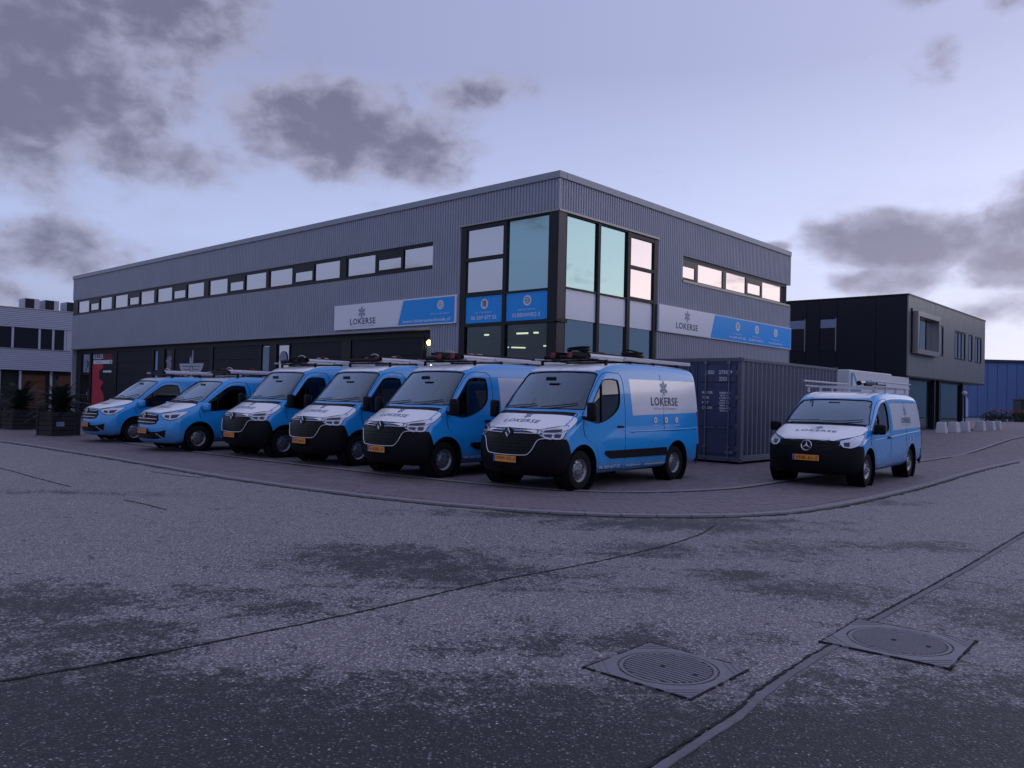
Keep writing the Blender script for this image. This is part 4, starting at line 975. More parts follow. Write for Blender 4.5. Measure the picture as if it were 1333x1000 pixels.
# added car body behind the glass, stands in for a vehicle's mirrored image
pc = thing('reflection_car', 'pale car shape standing in for a reflection in the dark office building glass', 'car', L2W(24.4 + 8.4, -1.82 + 3.2, GB + .03), ANG + .1)
prof = [(-2.0, .35), (-2.05, .8), (-1.85, 1.0), (-1.35, 1.5), (.2, 1.52), (.95, 1.02), (1.85, .88), (2.05, .7), (2.0, .35)]
mb = MB()
mb.prism(prof, lambda a_, b_, d_: Vector((a_, d_, b_)), -.8, .8); mb.build('body', M_white, pc, bevel=.12, seg=3, smooth=.7)
mb = MB(); mb.prism([(-1.3, 1.05), (-1.1, 1.42), (.1, 1.44), (.7, 1.05)], lambda a_, b_, d_: Vector((a_, d_, b_)), -.815, -.806); mb.build('side_window', M_innerdark, pc)
for x in (-1.3, 1.3):
    mb = MB(); mb.lathe([(.0001, 0), (.2, 0), (.32, .02), (.32, .2), (.0001, .2)], 'y', 16); mb.xf(Matrix.Translation((x, -.82, .32))); mb.build('wheel', M_innerdark, pc)

# ================================================================== CONCRETE BLOCKS in front
for i, (px, w) in enumerate([(24.2, .56), (26.3, .58), (28.3, .58), (31.5, .58), (33.7, .58), (35.5, .42)]):
    # rays to the blocks pass this line of the yard
    lab = ['leftmost pale concrete block before the showroom glass', 'second pale concrete block from the left before the showroom glass', 'third pale concrete block, just left of the blue banner stand',
           'pale concrete block just right of the blue banner stand', 'second pale concrete block right of the banner stand', 'rightmost and smallest pale concrete block beside the hedge'][i]
    mb = MB(); s = w * .5; mb.add([(-s, -s * .8, 0), (s, -s * .8, 0), (s, s * .8, 0), (-s, s * .8, 0), (-s * .82, -s * .62, .52), (s * .82, -s * .62, .52), (s * .82, s * .62, .52), (-s * .82, s * .62, .52)],
                                  [(0, 3, 2, 1), (4, 5, 6, 7), (0, 1, 5, 4), (1, 2, 6, 5), (2, 3, 7, 6), (3, 0, 4, 7)])
    o = mb.build('concrete_block', M_concrete, None, bevel=.03); p = L2W(px, -3.4); o.location = (p.x, p.y, .42); o.rotation_euler = (0, 0, ANG + random.uniform(-.1, .1))
    tag(o, lab, 'concrete block', 'concrete blocks in front of the dark office building')
# banner stand
bs = thing('banner_stand', 'blue and white upright banner on a dark leaning pole beside the showroom corner', 'banner', L2W(29.6, -3.1, .42), ANG)
MB().tube([(0, 0, 0), (-.16, 0, 1.9)], .035, 8).build('pole', M_darkframe, bs)
mb = MB(); mb.prism([(.08, .75), (.55, .75), (.55, 1.65), (.08, 1.85)], lambda a_, b_, d_: Vector((a_, d_, b_)), -.02, .02); mb.build('banner_cloth', mat('banner_pale_blue', (.30, .38, .62), .7), bs)
mb = MB(); mb.prism([(.62, .8), (.85, .8), (.85, 1.7), (.62, 1.75)], lambda a_, b_, d_: Vector((a_, d_, b_)), -.02, .02); mb.build('banner_cloth', mat('banner_deep_blue', (.06, .09, .35), .7), bs)
MB().box(-.1, .95, -.15, .15, 0, .10).build('foot', M_darkframe, bs)
mb = MB(); mb.lathe([(.0001, 0), (.12, .05), (.14, .12), (.1, .2), (.0001, .24)], 'z', 10); mb.xf(Matrix.Translation((-.16, 0, 1.85))); mb.build('pole_head', M_concrete, bs, smooth=1)

# ================================================================== FAR BLUE HALL, fence, hedge, lawn
hl = thing('warehouse', 'long dark blue steel hall with a flat roof at the far right behind the fence', 'warehouse', (66, 100, 0.3), 0)
MB().box(-16, 60, 0.05, 40, -.3, 7.05).build('hall_body', M_bluehall, hl)
for k in range(0, 60):
    x0 = -16 + k * 1.2
    if x0 < 30: MB().box(x0 + .02, x0 + 1.17, -.03, .045, .3, 6.9).build('wall_panel', M_bluehall, hl, bevel=.02)
MB().box(-16.2, 60, -.25, 40, 7.05, 7.35).build('roof_edge', mat('hall_roof_edge', (.03, .035, .06), .5), hl)
MB().box(-2.6, -2.2, -.35, -.04, .2, 7.0).build('rainwater_pipe', mat('hall_pipe', (.09, .12, .2), .5), hl)
# fence
fn = thing('fence', 'black bar fence in front of the dark blue hall', 'fence', (50.0, 78.0, .05), math.radians(4))
for k in range(15):
    MB().box(k * 1.5 - .05, k * 1.5 + .05, -.05, .05, 0, 2.1).build('post', M_fence, fn)
for k in range(14):
    mb = MB(); 
    for q in range(11): mb.box(k * 1.5 + .1 + q * .125, k * 1.5 + .14 + q * .125, -.02, .02, .05, 1.95)
    mb.box(k * 1.5 + .051, k * 1.5 + 1.449, -.025, .025, 1.8, 1.86); mb.box(k * 1.5 + .051, k * 1.5 + 1.449, -.025, .025, .2, .26)
    mb.build('bar_panel', M_fence, fn)['kind'] = 'stuff'
for i, (x, y, h, w) in enumerate([(52.5, 83, 2.9, 2.0), (55.2, 83.5, 3.3, 2.6), (58.5, 84, 3.0, 2.2)]):
    mb = MB(); mb.box(-w / 2, w / 2, -.7, .7, .0, h - .35); t = mb.build('crate_stack', M_fence, None, bevel=.05)
    mb = MB(); mb.box(-w / 2 - .05, w / 2 + .05, -.75, .75, h - .34, h - .2); l = mb.build('lid', mat('lid_grey_%d' % i, (.05, .055, .09), .6), t)
    t.location = (x, y, 0); t.name = 'waste_container'
    tag(t, ['short dark waste container leftmost behind the black fence', 'widest and tallest dark waste container behind the black fence', 'dark waste container rightmost behind the black fence'][i], 'waste container', 'dark waste containers behind the fence')
def leaf_cloud(mb, n, c, r, sz, rnd=random):
    for _ in range(n):
        while True:
            p = Vector((rnd.uniform(-1, 1), rnd.uniform(-1, 1), rnd.uniform(-1, 1)))
            if p.length < 1: break
        p = Vector((c[0] + p.x * r[0], c[1] + p.y * r[1], c[2] + p.z * r[2]))
        a_ = Vector((rnd.gauss(0, 1), rnd.gauss(0, 1), rnd.gauss(0, 1))).normalized(); b_ = a_.cross(Vector((rnd.gauss(0, 1), rnd.gauss(0, 1), rnd.gauss(0, 1)))).normalized()
        s = sz * rnd.uniform(.6, 1.4)
        mb.add([p - a_ * s, p - b_ * s * .45, p + a_ * s, p + b_ * s * .45], [(0, 1, 2, 3)])
hg = thing('flower_hedge', 'low dark hedge with orange flowers along its top, before the blue hall', 'hedge', (47.0, 76, 0.05), math.radians(10))
mb = MB()
for k in range(12): leaf_cloud(mb, 170, (k * .55 - 3.0, random.uniform(-.3, .3), .62 + random.uniform(-.1, .25)), (.6, .6, .65), .10)
mb.build('foliage', M_hedge, hg)['kind'] = 'stuff'
mb = MB(); leaf_cloud(mb, 200, (-1.0, -.15, 1.35), (2.6, .5, .22), .08); mb.build('flowers', M_flower, hg)['kind'] = 'stuff'
mb = MB()
for k in range(9): mb.tube([(k * .7 - 2.8, 0, 0), (k * .7 - 2.8 + .1, .05, .8)], .03, 5)
mb.build('stems', M_hedge, hg)['kind'] = 'stuff'
b = bmesh.new()
mb = MB()
for _ in range(9000):
    x = random.uniform(43, 80); y = random.uniform(66, 75); h = random.uniform(.06, .16)
    mb.add([(x - .03, y, .3 + 0), (x + .03, y, .3), (x + random.uniform(-.05, .05), y + .02, .3 + h)], [(0, 1, 2)])
g_ = mb.build('grass', M_grass, None); tag(g_, 'strip of short dark grass in front of the black fence', 'grass', kind='stuff')
sheet('lawn', [(43, 66), (82, 66), (82, 76), (43, 76)], 0.0, M_grass, 4).location.z = 0.012

# ================================================================== LEFT NEIGHBOUR
nb = thing('neighbour_building', 'light grey building with two ribbed cladding bands and a window strip at the left edge', 'building', L2W(0, 50, -.25), ANG)
zl = .25
for (z0, z1) in ((5.70, 7.02), (2.70, 4.16)):
    n = round((z1 - z0) / .13)
    for k in range(n):
        h = (z1 - z0) / n; zz = z0 + k * h + zl
        mb = MB(); mb.prism([(0, zz), (-.05, zz + h * .15), (-.05, zz + h * .70), (0, zz + h * .97)], lambda a_, b_, d_: Vector((d_, a_, b_)), -14.0, 5.45)
        mb.build('ribbed_board', M_leftclad, nb)
MB().box(-14.0, 5.45, .002, 8, 5.7 + zl, 7.0 + zl).build('upper_wall', M_leftclad, nb); MB().box(-14, 5.45, .002, 8, 2.7 + zl, 4.16 + zl).build('middle_wall', M_leftclad, nb)
MB().box(-14.05, 5.5, -.08, 8.05, 7.03 + zl, 7.10 + zl).build('roof_edge', M_sill, nb); MB().box(-14.05, 5.5, -.08, .0, 4.17 + zl, 4.24 + zl).build('sill_strip', M_sill, nb)
MB().box(-14, 5.4, .3, 8, 4.2 + zl, 5.69 + zl).build('window_backing', M_innerdark, nb)
M_nbglass = glass('neighbour_glass', (.2, .22, .25), (.7, .75, .85), .10, .6)
xs = [-14, -9.5, -7.2, -4.3, -2.0, 1.35, 3.05, 3.95, 4.75]
for a0, a1 in zip(xs[:-1], xs[1:]):
    w = MB().box(a1 - .08, a1 + .06, .02, .14, 4.25 + zl, 5.69 + zl).build('window', M_leftclad, nb)
    MB().box(a0 + .062, a1 - .082, .06, .07, 4.25 + zl, 5.69 + zl).build('pane', M_nbglass, w)
MB().box(4.83, 5.45, .01, .3, 4.24 + zl, 5.69 + zl).build('end_panel', M_leftclad, nb)
MB().box(-14, 5.4, .5, 8, 0, 2.69 + zl).build('ground_floor_core', M_innerdark, nb)
for a0, a1 in [(-3.5, -.2), (2.1, 3.65), (4.5, 5.35)]:
    for k in range(5): MB().box(a0, a1, .42, .495, .25 + k * .48, .25 + k * .48 + .46).build('brown_panel', M_rust, nb, bevel=.01)
for x in (.6, 1.9, 3.9): MB().box(x, x + .14, .25, .42, 0, 2.69 + zl).build('column', M_leftclad, nb)
for a0 in (2.2, 3.5, 4.95):
    ru = MB().box(a0, a0 + .95, .6, 1.9, 7.1 + zl, 7.85 + zl).build('rooftop_unit', M_leftclad, nb, bevel=.02)
    MB().box(a0 + .02, a0 + .60, .57, .597, 7.14 + zl, 7.83 + zl).build('dark_grille', M_innerdark, ru)
sheet('footpath', [(-44.0, 47.3), (-44.0, 52), (-26.5, 41.8), (-23.9, 36.7)], 0.0, M_kerb, 3).location.z = 0.03

# ================================================================== PLANTERS with palms
def planter(lab, x, y, w, h, seed):
    rnd = random.Random(seed)
    t = thing('palm_planter', lab, 'planter', (x, y, .024), ANG + .15, 'wooden planters left of the parked vans')
    MB().box(-w / 2 + .05, w / 2 - .05, -w / 2 + .05, w / 2 - .05, .03, h - .1).build('soil_box', M_innerdark, t)
    n = 5
    for k in range(n):
        z0 = .02 + k * (h - .04) / n; z1 = z0 + (h - .04) / n - .018
        for s in (-1, 1):
            MB().box(-w / 2, w / 2, s * w / 2 - .02, s * w / 2 + .02, z0, z1).build('board', M_wood, t, bevel=.004)
            MB().box(s * w / 2 - .02, s * w / 2 + .02, -w / 2 + .022, w / 2 - .022, z0, z1).build('board', M_wood, t, bevel=.004)
    for sx in (-1, 1):
        for sy_ in (-1, 1): MB().box(sx * w / 2 - .045, sx * w / 2 + .045, sy_ * w / 2 - .045, sy_ * w / 2 + .045, 0, h + .01).build('corner_post', M_wood, t, bevel=.005)
    MB().tube([(0, 0, .3), (.02, .01, .8), (0, .0, 1.1)], .07, 8, rr=[.09, .07, .08]).build('trunk', M_wood, t)
    mb = MB()
    for k in range(95):
        az_ = rnd.uniform(0, 2 * PI); el_ = rnd.uniform(-.35, 1.35); ln = rnd.uniform(.6, 1.12); base = Vector((0, 0, 1.0 + rnd.uniform(-.3, .25)))
        d = Vector((math.cos(az_) * math.cos(el_), math.sin(az_) * math.cos(el_), math.sin(el_)))
        pts = [base + d * ln * q - Vector((0, 0, .28 * q * q * ln)) for q in (0, .2, .4, .6, .8, 1.0)]
        mb.tube(pts, .008, 3, cap=False)
        for q in range(1, 15):
            f = q / 15; p = base + d * ln * f - Vector((0, 0, .28 * f * f * ln)); sd = Vector((-d.y, d.x, 0)).normalized() if abs(d.z) < .98 else Vector((1, 0, 0))
            for s in (-1, 1):
                tip = p + sd * s * .20 * (1.1 - f * .6) + d * .12 - Vector((0, 0, .05)); nrm = d * .018
                mb.add([p - nrm, p + nrm, tip], [(0, 1, 2)])
    mb.build('fronds', M_leaf, t)['kind'] = 'stuff'
    return t
planter('wooden planter with a dark palm at the far left edge', -18.05, 29.9, .85, .74, 1)
pp = planter('wooden planter with a bushy dark palm nearest the leftmost parked van', -14.85, 26.75, .86, .80, 2)
MB().box(-.30, -.05, -.455, -.45, .30, .45).build('pale_note', M_printgrey, pp)

# ================================================================== hall across the street (outside the frame; the glass and vans mirror it)
ah = thing('warehouse', 'wide blue grey hall across the street, outside the frame to the right', 'warehouse', (88, 18, 0), math.radians(-72))
MB().box(-70, 70, 0, 25, -.3, 12.5).build('hall_body', mat('street_hall_steel', (.46, .58, .68), .6), ah); MB().box(-70.2, 70.2, -.2, 25.2, 12.5, 12.8).build('roof_edge', M_fascia, ah)

# ================================================================== VANS
M_vblue = mat('van_blue_paint', (0.018, 0.32, 0.76), 0.25, 0.0, 0.5, coat=0.9)
def add_dirt(m, col):
    N = NT(m.node_tree); b = N.n['Principled BSDF']; t = N.new('ShaderNodeTexCoord'); sp = N.new('ShaderNodeSeparateXYZ'); N.l.new(t.outputs['Object'], sp.inputs[0])
    n = N.noise(t.outputs['Object'], 3.0, 6, .7); n2 = N.noise(t.outputs['Object'], 14, 4, .6)
    f = N.math('MULTIPLY', N.step(N.math('ADD', sp.outputs[2], N.math('MULTIPLY_ADD', n, -.8, .4)), .75, .22), N.math('MULTIPLY_ADD', n2, .6, .25), clamp=True)
    N.l.new(N.mix(f, c4(col), (.060, .058, .064, 1)), b.inputs['Base Color'])
    N.l.new(N.math('ADD', N.math('MULTIPLY', f, .5), N.math('MULTIPLY_ADD', n2, .12, .16)), b.inputs['Roughness'])
    N.l.new(N.math('MULTIPLY_ADD', f, -.8, .9, clamp=True), b.inputs['Coat Weight'])
add_dirt(M_vblue, (0.018, 0.32, 0.76))
M_vwhite = mat('van_white_paint', (0.86, 0.87, 0.90), 0.22, 0.0, 0.5, coat=0.5)
M_vpanel = mat('van_silver_white_film', (0.72, 0.73, 0.78), 0.18, 0.2, 0.6, coat=0.4)
M_vblack = mat('van_black_plastic', (0.0035, 0.0035, 0.006), 0.55, 0.0, 0.18, bump=0.1, bscale=120)
M_vgloss = mat('van_gloss_black', (0.003, 0.003, 0.005), 0.4, 0.0, 0.2)
M_chrome = mat('chrome_trim', (0.62, 0.62, 0.68), 0.16, 1.0)
M_hl = mat('headlight_lens', (0.60, 0.62, 0.72), 0.10, 0.3, 0.8, coat=1.0)
M_hldark = mat('headlight_dark_inner', (0.05, 0.055, 0.075), 0.15, 0.3)
M_plate = mat('plate_orange', (0.78, 0.27, 0.03), 0.4)
M_platetxt = mat('plate_black', (0.02, 0.015, 0.01), 0.5)
M_plateblue = mat('plate_blue', (0.03, 0.08, 0.4), 0.5)
M_tyre = mat('tyre_rubber', (0.005, 0.005, 0.007), 0.8, 0.0, 0.25, bump=0.2, bscale=60)
M_rim = mat('rim_grey_steel', (0.24, 0.24, 0.27), 0.35, 0.7, var=.15, vscale=8)
M_rimdark = mat('rim_dark_holes', (0.02, 0.02, 0.024), 0.6)
M_alu = mat('rack_aluminium', (0.52, 0.52, 0.56), 0.38, 0.6, var=.1, vscale=5)
M_interior = mat('van_interior_dark', (0.006, 0.006, 0.009), 0.9, 0.0, 0.1)
M_seat = mat('seat_fabric', (0.035, 0.036, 0.045), 0.9)
M_tail = mat('tail_light_red', (0.35, 0.012, 0.02), 0.2, coat=.8)
M_seam = mat('door_seam_dark', (0.002, 0.006, 0.02), 0.8, 0.0, 0.1)
M_wind = glass('windscreen_glass', (0.50, 0.57, 0.62), (0.68, 0.84, 1.0), 0.11, 0.9, 0.02)
M_sideglass = glass('side_window_glass', (0.22, 0.24, 0.27), (0.85, 0.9, 1.0), 0.03, 0.75, 0.01)
M_redclamp = mat('red_clamp', (0.20, 0.012, 0.025), 0.6)
M_paper = mat('paper_white', (0.55, 0.65, 0.75), 0.7)
M_rope = mat('strap_pale', (0.55, 0.52, 0.46), 0.8)
M_hoodprint = mat('hood_print', (.07, .10, .22), .35)

def lerp_profile(pts, x):
    for (a, za), (b_, zb_) in zip(pts[:-1], pts[1:]):
        if (a - x) * (b_ - x) <= 0 and a != b_: return za + (zb_ - za) * (x - a) / (b_ - a)
    return pts[0][1] if abs(x - pts[0][0]) < abs(x - pts[-1][0]) else pts[-1][1]
def smooth_closed(pts, n, tension=0.5):
    """Catmull-Rom around a closed outline"""
    P = [Vector((p[0], p[1])) for p in pts]; m_ = len(P); out = []
    for i in range(m_):
        a, b_, c, d = P[i - 1], P[i], P[(i + 1) % m_], P[(i + 2) % m_]
        for k in range(n):
            t = k / n
            out.append(0.5 * ((2 * b_) + (c - a) * t + (2 * a - 5 * b_ + 4 * c - d) * t * t + (3 * b_ - a - 3 * c + d) * t * t * t))
    return out

class Body:
    def __init__(s, K):
        s.K = K
        out = smooth_closed(K['outline'], 3)
        W = K['W']; r = K['r']
        N = len(out)
        area = sum(out[i].x * out[(i + 1) % N].y - out[(i + 1) % N].x * out[i].y for i in range(N))
        if area < 0: out = out[::-1]
        nrm = []
        for i in range(N):
            t = (out[(i + 1) % N] - out[i - 1]).normalized(); nrm.append(Vector((-t.y, t.x)))   # inward for CCW
        levels = []
        for k in range(6):
            a = k / 5 * PI / 2
            levels.append((W - r + r * math.sin(a), r * (1 - math.cos(a)) * 1.0))
        b = bmesh.new(); rings = []
        ys = [(-y, e) for y, e in levels[::-1]]
        mids = [-(W - r) + (W - r) * 2 * q / 8 for q in range(1, 8)]
        full = ys + [(m_, 0.0) for m_ in mids] + levels
        for y, e in full:
            rings.append([b.verts.new((out[i].x + nrm[i].x * e, y, out[i].y + nrm[i].y * e)) for i in range(N)])
        for ra, rb in zip(rings[:-1], rings[1:]):
            for i in range(N):
                b.faces.new((ra[i], ra[(i + 1) % N], rb[(i + 1) % N], rb[i]))
        b.faces.new(rings[0]); b.faces.new(rings[-1][::-1])
        # grid the flat flanks so they can be curved
        for co, no, lo, hi, st in ((0, Vector((1, 0, 0)), -4.6, 1.2, .12), (2, Vector((0, 0, 1)), .2, 2.4, .10)):
            t = lo
            while t < hi:
                c = Vector((0, 0, 0)); c[co] = t
                caps = [f for f in b.faces if abs(f.normal.y) > .999 or len(f.verts) > 5]
                b.normal_update()
                caps = [f for f in b.faces if abs(f.normal.y) > .9999]
                es = {e for f in caps for e in f.edges}; vs__ = {v for f in caps for v in f.verts}
                bmesh.ops.bisect_plane(b, geom=list(vs__) + list(es) + caps, plane_co=c, plane_no=no, dist=1e-4)
                t += st
        for v in b.verts: v.co = s.warp(v.co)
        bmesh.ops.recalc_face_normals(b, faces=b.faces)
        s.b = b
        t = b.copy(); bmesh.ops.triangulate(t, faces=t.faces); s.bvh = BVHTree.FromBMesh(t); t.free()
    def warp(s, co):
        K = s.K; x, y, z = co; W = K['W']; q = abs(y) / W
        # tumblehome and sill tuck
        zb_ = K['belt']
        k = 1.0
        if z > zb_: k -= K['tumble'] * ((z - zb_) / (K['H'] - zb_)) ** 1.6
        if z < 0.55: k -= .05 * ((0.55 - z) / .35) ** 2
        # rear narrowing
        if x < K['xr'] + .8: k -= .025 * ((K['xr'] + .8 - x) / .8) ** 2
        y2 = y * k
        # belt-line flare
        if q > .9: y2 += math.copysign(K.get('flare', .012) * math.exp(-((z - K.get('flz', .78)) / .16) ** 2), y)
        bow = K['bow_w'] * sstep(x, -1.4, -0.5) + K['bow_n'] * sstep(x, 0.0, .85)
        x2 = x - bow * q ** 2.6
        return Vector((x2, y2, z))
    def cast(s, o, d, off):
        h = s.bvh.ray_cast(o, d)
        if h[0] is None:
            h = s.bvh.find_nearest(o + d * 3.0)
            return h[0] + h[1] * off, h[1]
        n = h[1] if h[1].dot(d) < 0 else -h[1]
        return h[0] + n * off, n
    def mapper(s, mode, off, side=1):
        if mode == 'side': 
            D = Vector((0, -side, 0)); f = lambda a, b_: Vector((a, side * 3.0, b_))
        elif mode == 'front': D = Vector((-1, 0, 0)); f = lambda a, b_: Vector((3.0, a, b_))
        elif mode == 'rear': D = Vector((1, 0, 0)); f = lambda a, b_: Vector((-6.5, a, b_))
        elif mode == 'top': D = Vector((0, 0, -1)); f = lambda a, b_: Vector((a, b_, 4.0))
        elif mode == 'hood':
            D = Vector((-.45, 0, -.89)).normalized(); f = lambda a, b_: Vector((a, b_, 1.1)) - D * 2.0
        elif mode == 'roof': D = Vector((-.45, 0, -.89)).normalized(); f = lambda a, b_: Vector((a, b_, s.K['H'] - .1)) - D * 1.5
        elif mode == 'diag':
            D = Vector((-.8, -.6 * side, 0)); A = Vector((-.6, .8 * side, 0)); f = lambda a, b_: A * a + Vector((0, 0, b_)) - D * 3.0
        return lambda a, b_: s.cast(f(a, b_), D, off)
    def patch(s, name, poly, mode, off, thick, m, parent, side=1, step=.07, smooth=.7, curve=0):
        if curve: 
            pp = [(p[0], p[1]) for p in poly]; poly = [(v.x, v.y) for v in smooth_closed(pp, curve)]
        b = bmesh.new(); b.faces.new([b.verts.new((p[0], p[1], 0)) for p in poly]); grid_cut(b, step)
        mp = s.mapper(mode, off, side); nn = {}
        for v in b.verts:
            p, n = mp(v.co.x, v.co.y); v.co = p; nn[v] = n
        bmesh.ops.recalc_face_normals(b, faces=b.faces)
        fs = list(b.faces); 
        if fs and sum((f.normal.dot(nn[f.verts[0]]) for f in fs)) < 0: bmesh.ops.reverse_faces(b, faces=fs)
        if thick > 0:
            vl = list(b.verts); low = {v: b.verts.new(v.co - nn[v] * thick) for v in vl}
            for f in fs: b.faces.new([low[v] for v in f.verts][::-1])
            for e in list(b.edges):
                if len(e.link_faces) == 1 and e.verts[0] in low and e.verts[1] in low:
                    try:
                        a_, c = e.verts; l = e.link_loops[0]; a_, c = l.vert, l.link_loop_next.vert
                        b.faces.new([c, a_, low[a_], low[c]])
                    except ValueError: pass
        return link_bm(name, b, m, parent, smooth)
    def strip(s, name, pts, mode, off, r, m, parent, side=1, n=6, sub=6, closed=False, smooth=1.2):
        mp = s.mapper(mode, off, side); P = [Vector((p[0], p[1], 0)) for p in pts]
        if closed: P.append(P[0])
        c = crom([(p.x, p.y) for p in P], sub) if sub > 1 else P
        mb = MB(); mb.tube([mp(q.x, q.y)[0] for q in c], r, n); return mb.build(name, m, parent, smooth=smooth)
    def art(s, a, name, m, parent, mode, off, side=1, cut=.08):
        mp = s.mapper(mode, off, side); return a.build(name, m, parent, lambda x, y: mp(x, y)[0], cut)

def boolean(src, cutters):
    o = src
    for c in cutters:
        for att in range(4):
            md = o.modifiers.new('b', 'BOOLEAN'); md.operation = 'DIFFERENCE'; md.object = c; md.solver = 'EXACT' if att < 3 else 'FAST'
            dg = bpy.context.evaluated_depsgraph_get(); me = bpy.data.meshes.new_from_object(o.evaluated_get(dg))
            o.modifiers.clear()
            if len(me.polygons) > 800: break
            c.location = (0.0007 * (att + 1), 0.0003 * (att + 1), 0.0005 * (att + 1))
        o.data = me
    for c in cutters: bpy.data.objects.remove(c)
    return o

def make_van(K, nm, label, cat, group):
    B = Body(K); W = K['W']
    root = thing(nm, label, cat, (0, 0, 0), 0, group)
    tmp = bpy.data.meshes.new('body'); B.b.to_mesh(tmp); body = bpy.data.objects.new('body', tmp); COL.objects.link(body)
    # cutters ------------------------------------------------------------
    R = K['wheel_r']; cut = []
    mb = MB()
    for x in (0.0, -K['wb']):
        for s in (1, -1):
            n = 28; ra = K['arch_r']
            mb.prism([(x + ra * math.cos(2 * PI * k / n), K['arch_z'] + ra * math.sin(2 * PI * k / n)) for k in range(n)], lambda a_, b_, d_: Vector((a_, s * d_, b_)), W - .34, W + .3)
    cut.append(mb.build('cut', M_interior, None))
    mb = MB(); mb.prism(K['cavity'], lambda a_, b_, d_: Vector((a_, d_, b_)), -(W - .15), W - .15); cut.append(mb.build('cut', M_interior, None))
    mb = MB()
    sw = [(v.x, v.y) for v in smooth_closed(K['side_win'], 4)] if K.get('win_smooth', True) else K['side_win']
    for s in (1, -1): mb.prism(sw, lambda a_, b_, d_: Vector((a_, s * d_, b_)), W - .40, W + .2)
    cut.append(mb.build('cut', M_interior, None))
    mb = MB(); ws = [(v.x, v.y) for v in smooth_closed(K['windscreen'], 4)]
    mb.prism(ws, lambda a_, b_, d_: Vector((d_, a_, b_)), K['ws_back'], 1.3); cut.append(mb.build('cut', M_interior, None))
    boolean(body, cut)
    b = bmesh.new(); b.from_mesh(body.data); bpy.data.objects.remove(body)
    # boundary of the bumpers
    def bis(co, no):
        bmesh.ops.bisect_plane(b, geom=b.verts[:] + b.edges[:] + b.faces[:], plane_co=Vector(co), plane_no=Vector(no), dist=1e-5)
    for (co, no) in K['bumper_planes']: bis(co, no)
    b.faces.ensure_lookup_table()
    bump_f = []; rear_f = []
    for f in b.faces:
        c = f.calc_center_median(); near_ = B.bvh.find_nearest(c)
        inside = near_[3] > 0.02
        f.material_index = 1 if inside else 0
        if not inside and all((c - Vector(co)).dot(Vector(no)) < 0 for co, no in K['bumper_planes'][:2]): bump_f.append(f)
        elif not inside and K.get('rear_planes') and all((c - Vector(co)).dot(Vector(no)) < 0 for co, no in K['rear_planes']): rear_f.append(f)
    def split(fl, name, m):
        if not fl: return None
        idx = {f.index for f in fl}
        b.faces.index_update(); c = b.copy(); c.faces.ensure_lookup_table()
        keep = {f.index for f in fl}
        bmesh.ops.delete(c, geom=[f for f in c.faces if f.index not in keep], context='FACES')
        for v in c.verts: pass
        for f in c.faces: f.material_index = 0
        return link_bm(name, c, m, root, .7)
    b.faces.index_update()
    bump = split(bump_f, 'front_bumper', K['bumper_mat'])
    rearb = split(rear_f, 'rear_bumper', M_vblack)
    bmesh.ops.delete(b, geom=bump_f + rear_f, context='FACES')
    bodyo = link_bm('body', b, [M_vblue, M_interior], root, .6)
    # glass --------------------------------------------------------------
    B.patch('windscreen', ws, 'front', -.006, .006, M_wind, root)
    wr = B.strip('windscreen_rubber', K['windscreen'], 'front', -.001, .012, M_vgloss, root, closed=True, sub=5)
    for s in (1, -1):
        g_ = B.patch('side_window', sw, 'side', -.010, .005, M_sideglass, root, s)
        B.strip('window_rubber', K['side_win'], 'side', .0, .011, M_vgloss, g_, s, closed=True, sub=4)
        if K.get('quarter'):
            B.strip('window_post', K['quarter'], 'side', .0, .018, M_vgloss, g_, s, sub=3)
    # dirt thrown up along the sills
    # white hood and roof -------------------------------------------------
    hood = B.patch('hood', K['hood'], 'hood', .004, .012, M_vwhite, root)
    rp = sorted([p for p in K['hood'] if p[0] <= max(q[0] for q in K['hood'] if abs(q[1]) < .01 and q[0] < .3) + .001], key=lambda p: p[1]); dc = K.get('cowl', .12)
    B.patch('cowl', [(p[0] - .004, p[1] * .965) for p in rp] + [(p[0] - dc, p[1] * .95) for p in rp[::-1]], 'hood', .003, .006, M_vblack, root)
    ph = B.mapper('hood', .0045); hp = K['hood']; mb = MB(); mb.tube([ph(q.x, q.y)[0] for q in crom(hp + [hp[0]], 3)], .0045, 4); mb.build('hood_gap', M_seam, hood, smooth=1)
    hx, hw = K['hood_logo']
    # seen from the front: a = +y is right of the picture
    H = Art(); H.text('LOKERSE', -hw, hw, -.055, .10, .02, 1.12); H.star(0, .16, .085)
    mp = B.mapper('hood', .0065)
    H.build('hood_lettering', M_hoodprint, hood, lambda u_, v_: mp(hx - v_ * K.get('hood_st', 1.4), u_)[0], .08)
    B.patch('roof_panel', K['roof'], 'roof', .009, .012, M_vwhite, root, step=.15)
    # side graphics --------------------------------------------------------
    for s in (1, -1):
        pn = B.patch('side_panel', K['panel'], 'side', .003, .004, M_vpanel, root, s, step=.15)
        cx_, cz = K['logo']; sc = K.get('logo_s', 1.0)
        f = (lambda t: cx_ - t) if s > 0 else (lambda t: cx_ + t)        # left side reads towards the rear
        mpp = B.mapper('side', .009, s)
        A1 = Art(); A1.text('LOKERSE', -.50 * sc, .50 * sc, cz - .13 * sc, .17 * sc, .016, 1.12); A1.build('lettering', M_printdark, pn, lambda u_, v_: mpp(f(u_), v_)[0], .12)
        A1 = Art(); A1.star(0, cz + .22 * sc, .15 * sc); A1.text('INSTALLATIETECHNIEK', -.42 * sc, .42 * sc, cz - .20 * sc, .035 * sc); A1.build('emblem', M_printgrey, pn, lambda u_, v_: mpp(f(u_), v_)[0], .12)['kind'] = 'stuff'
        A2, A3 = Art(), Art()
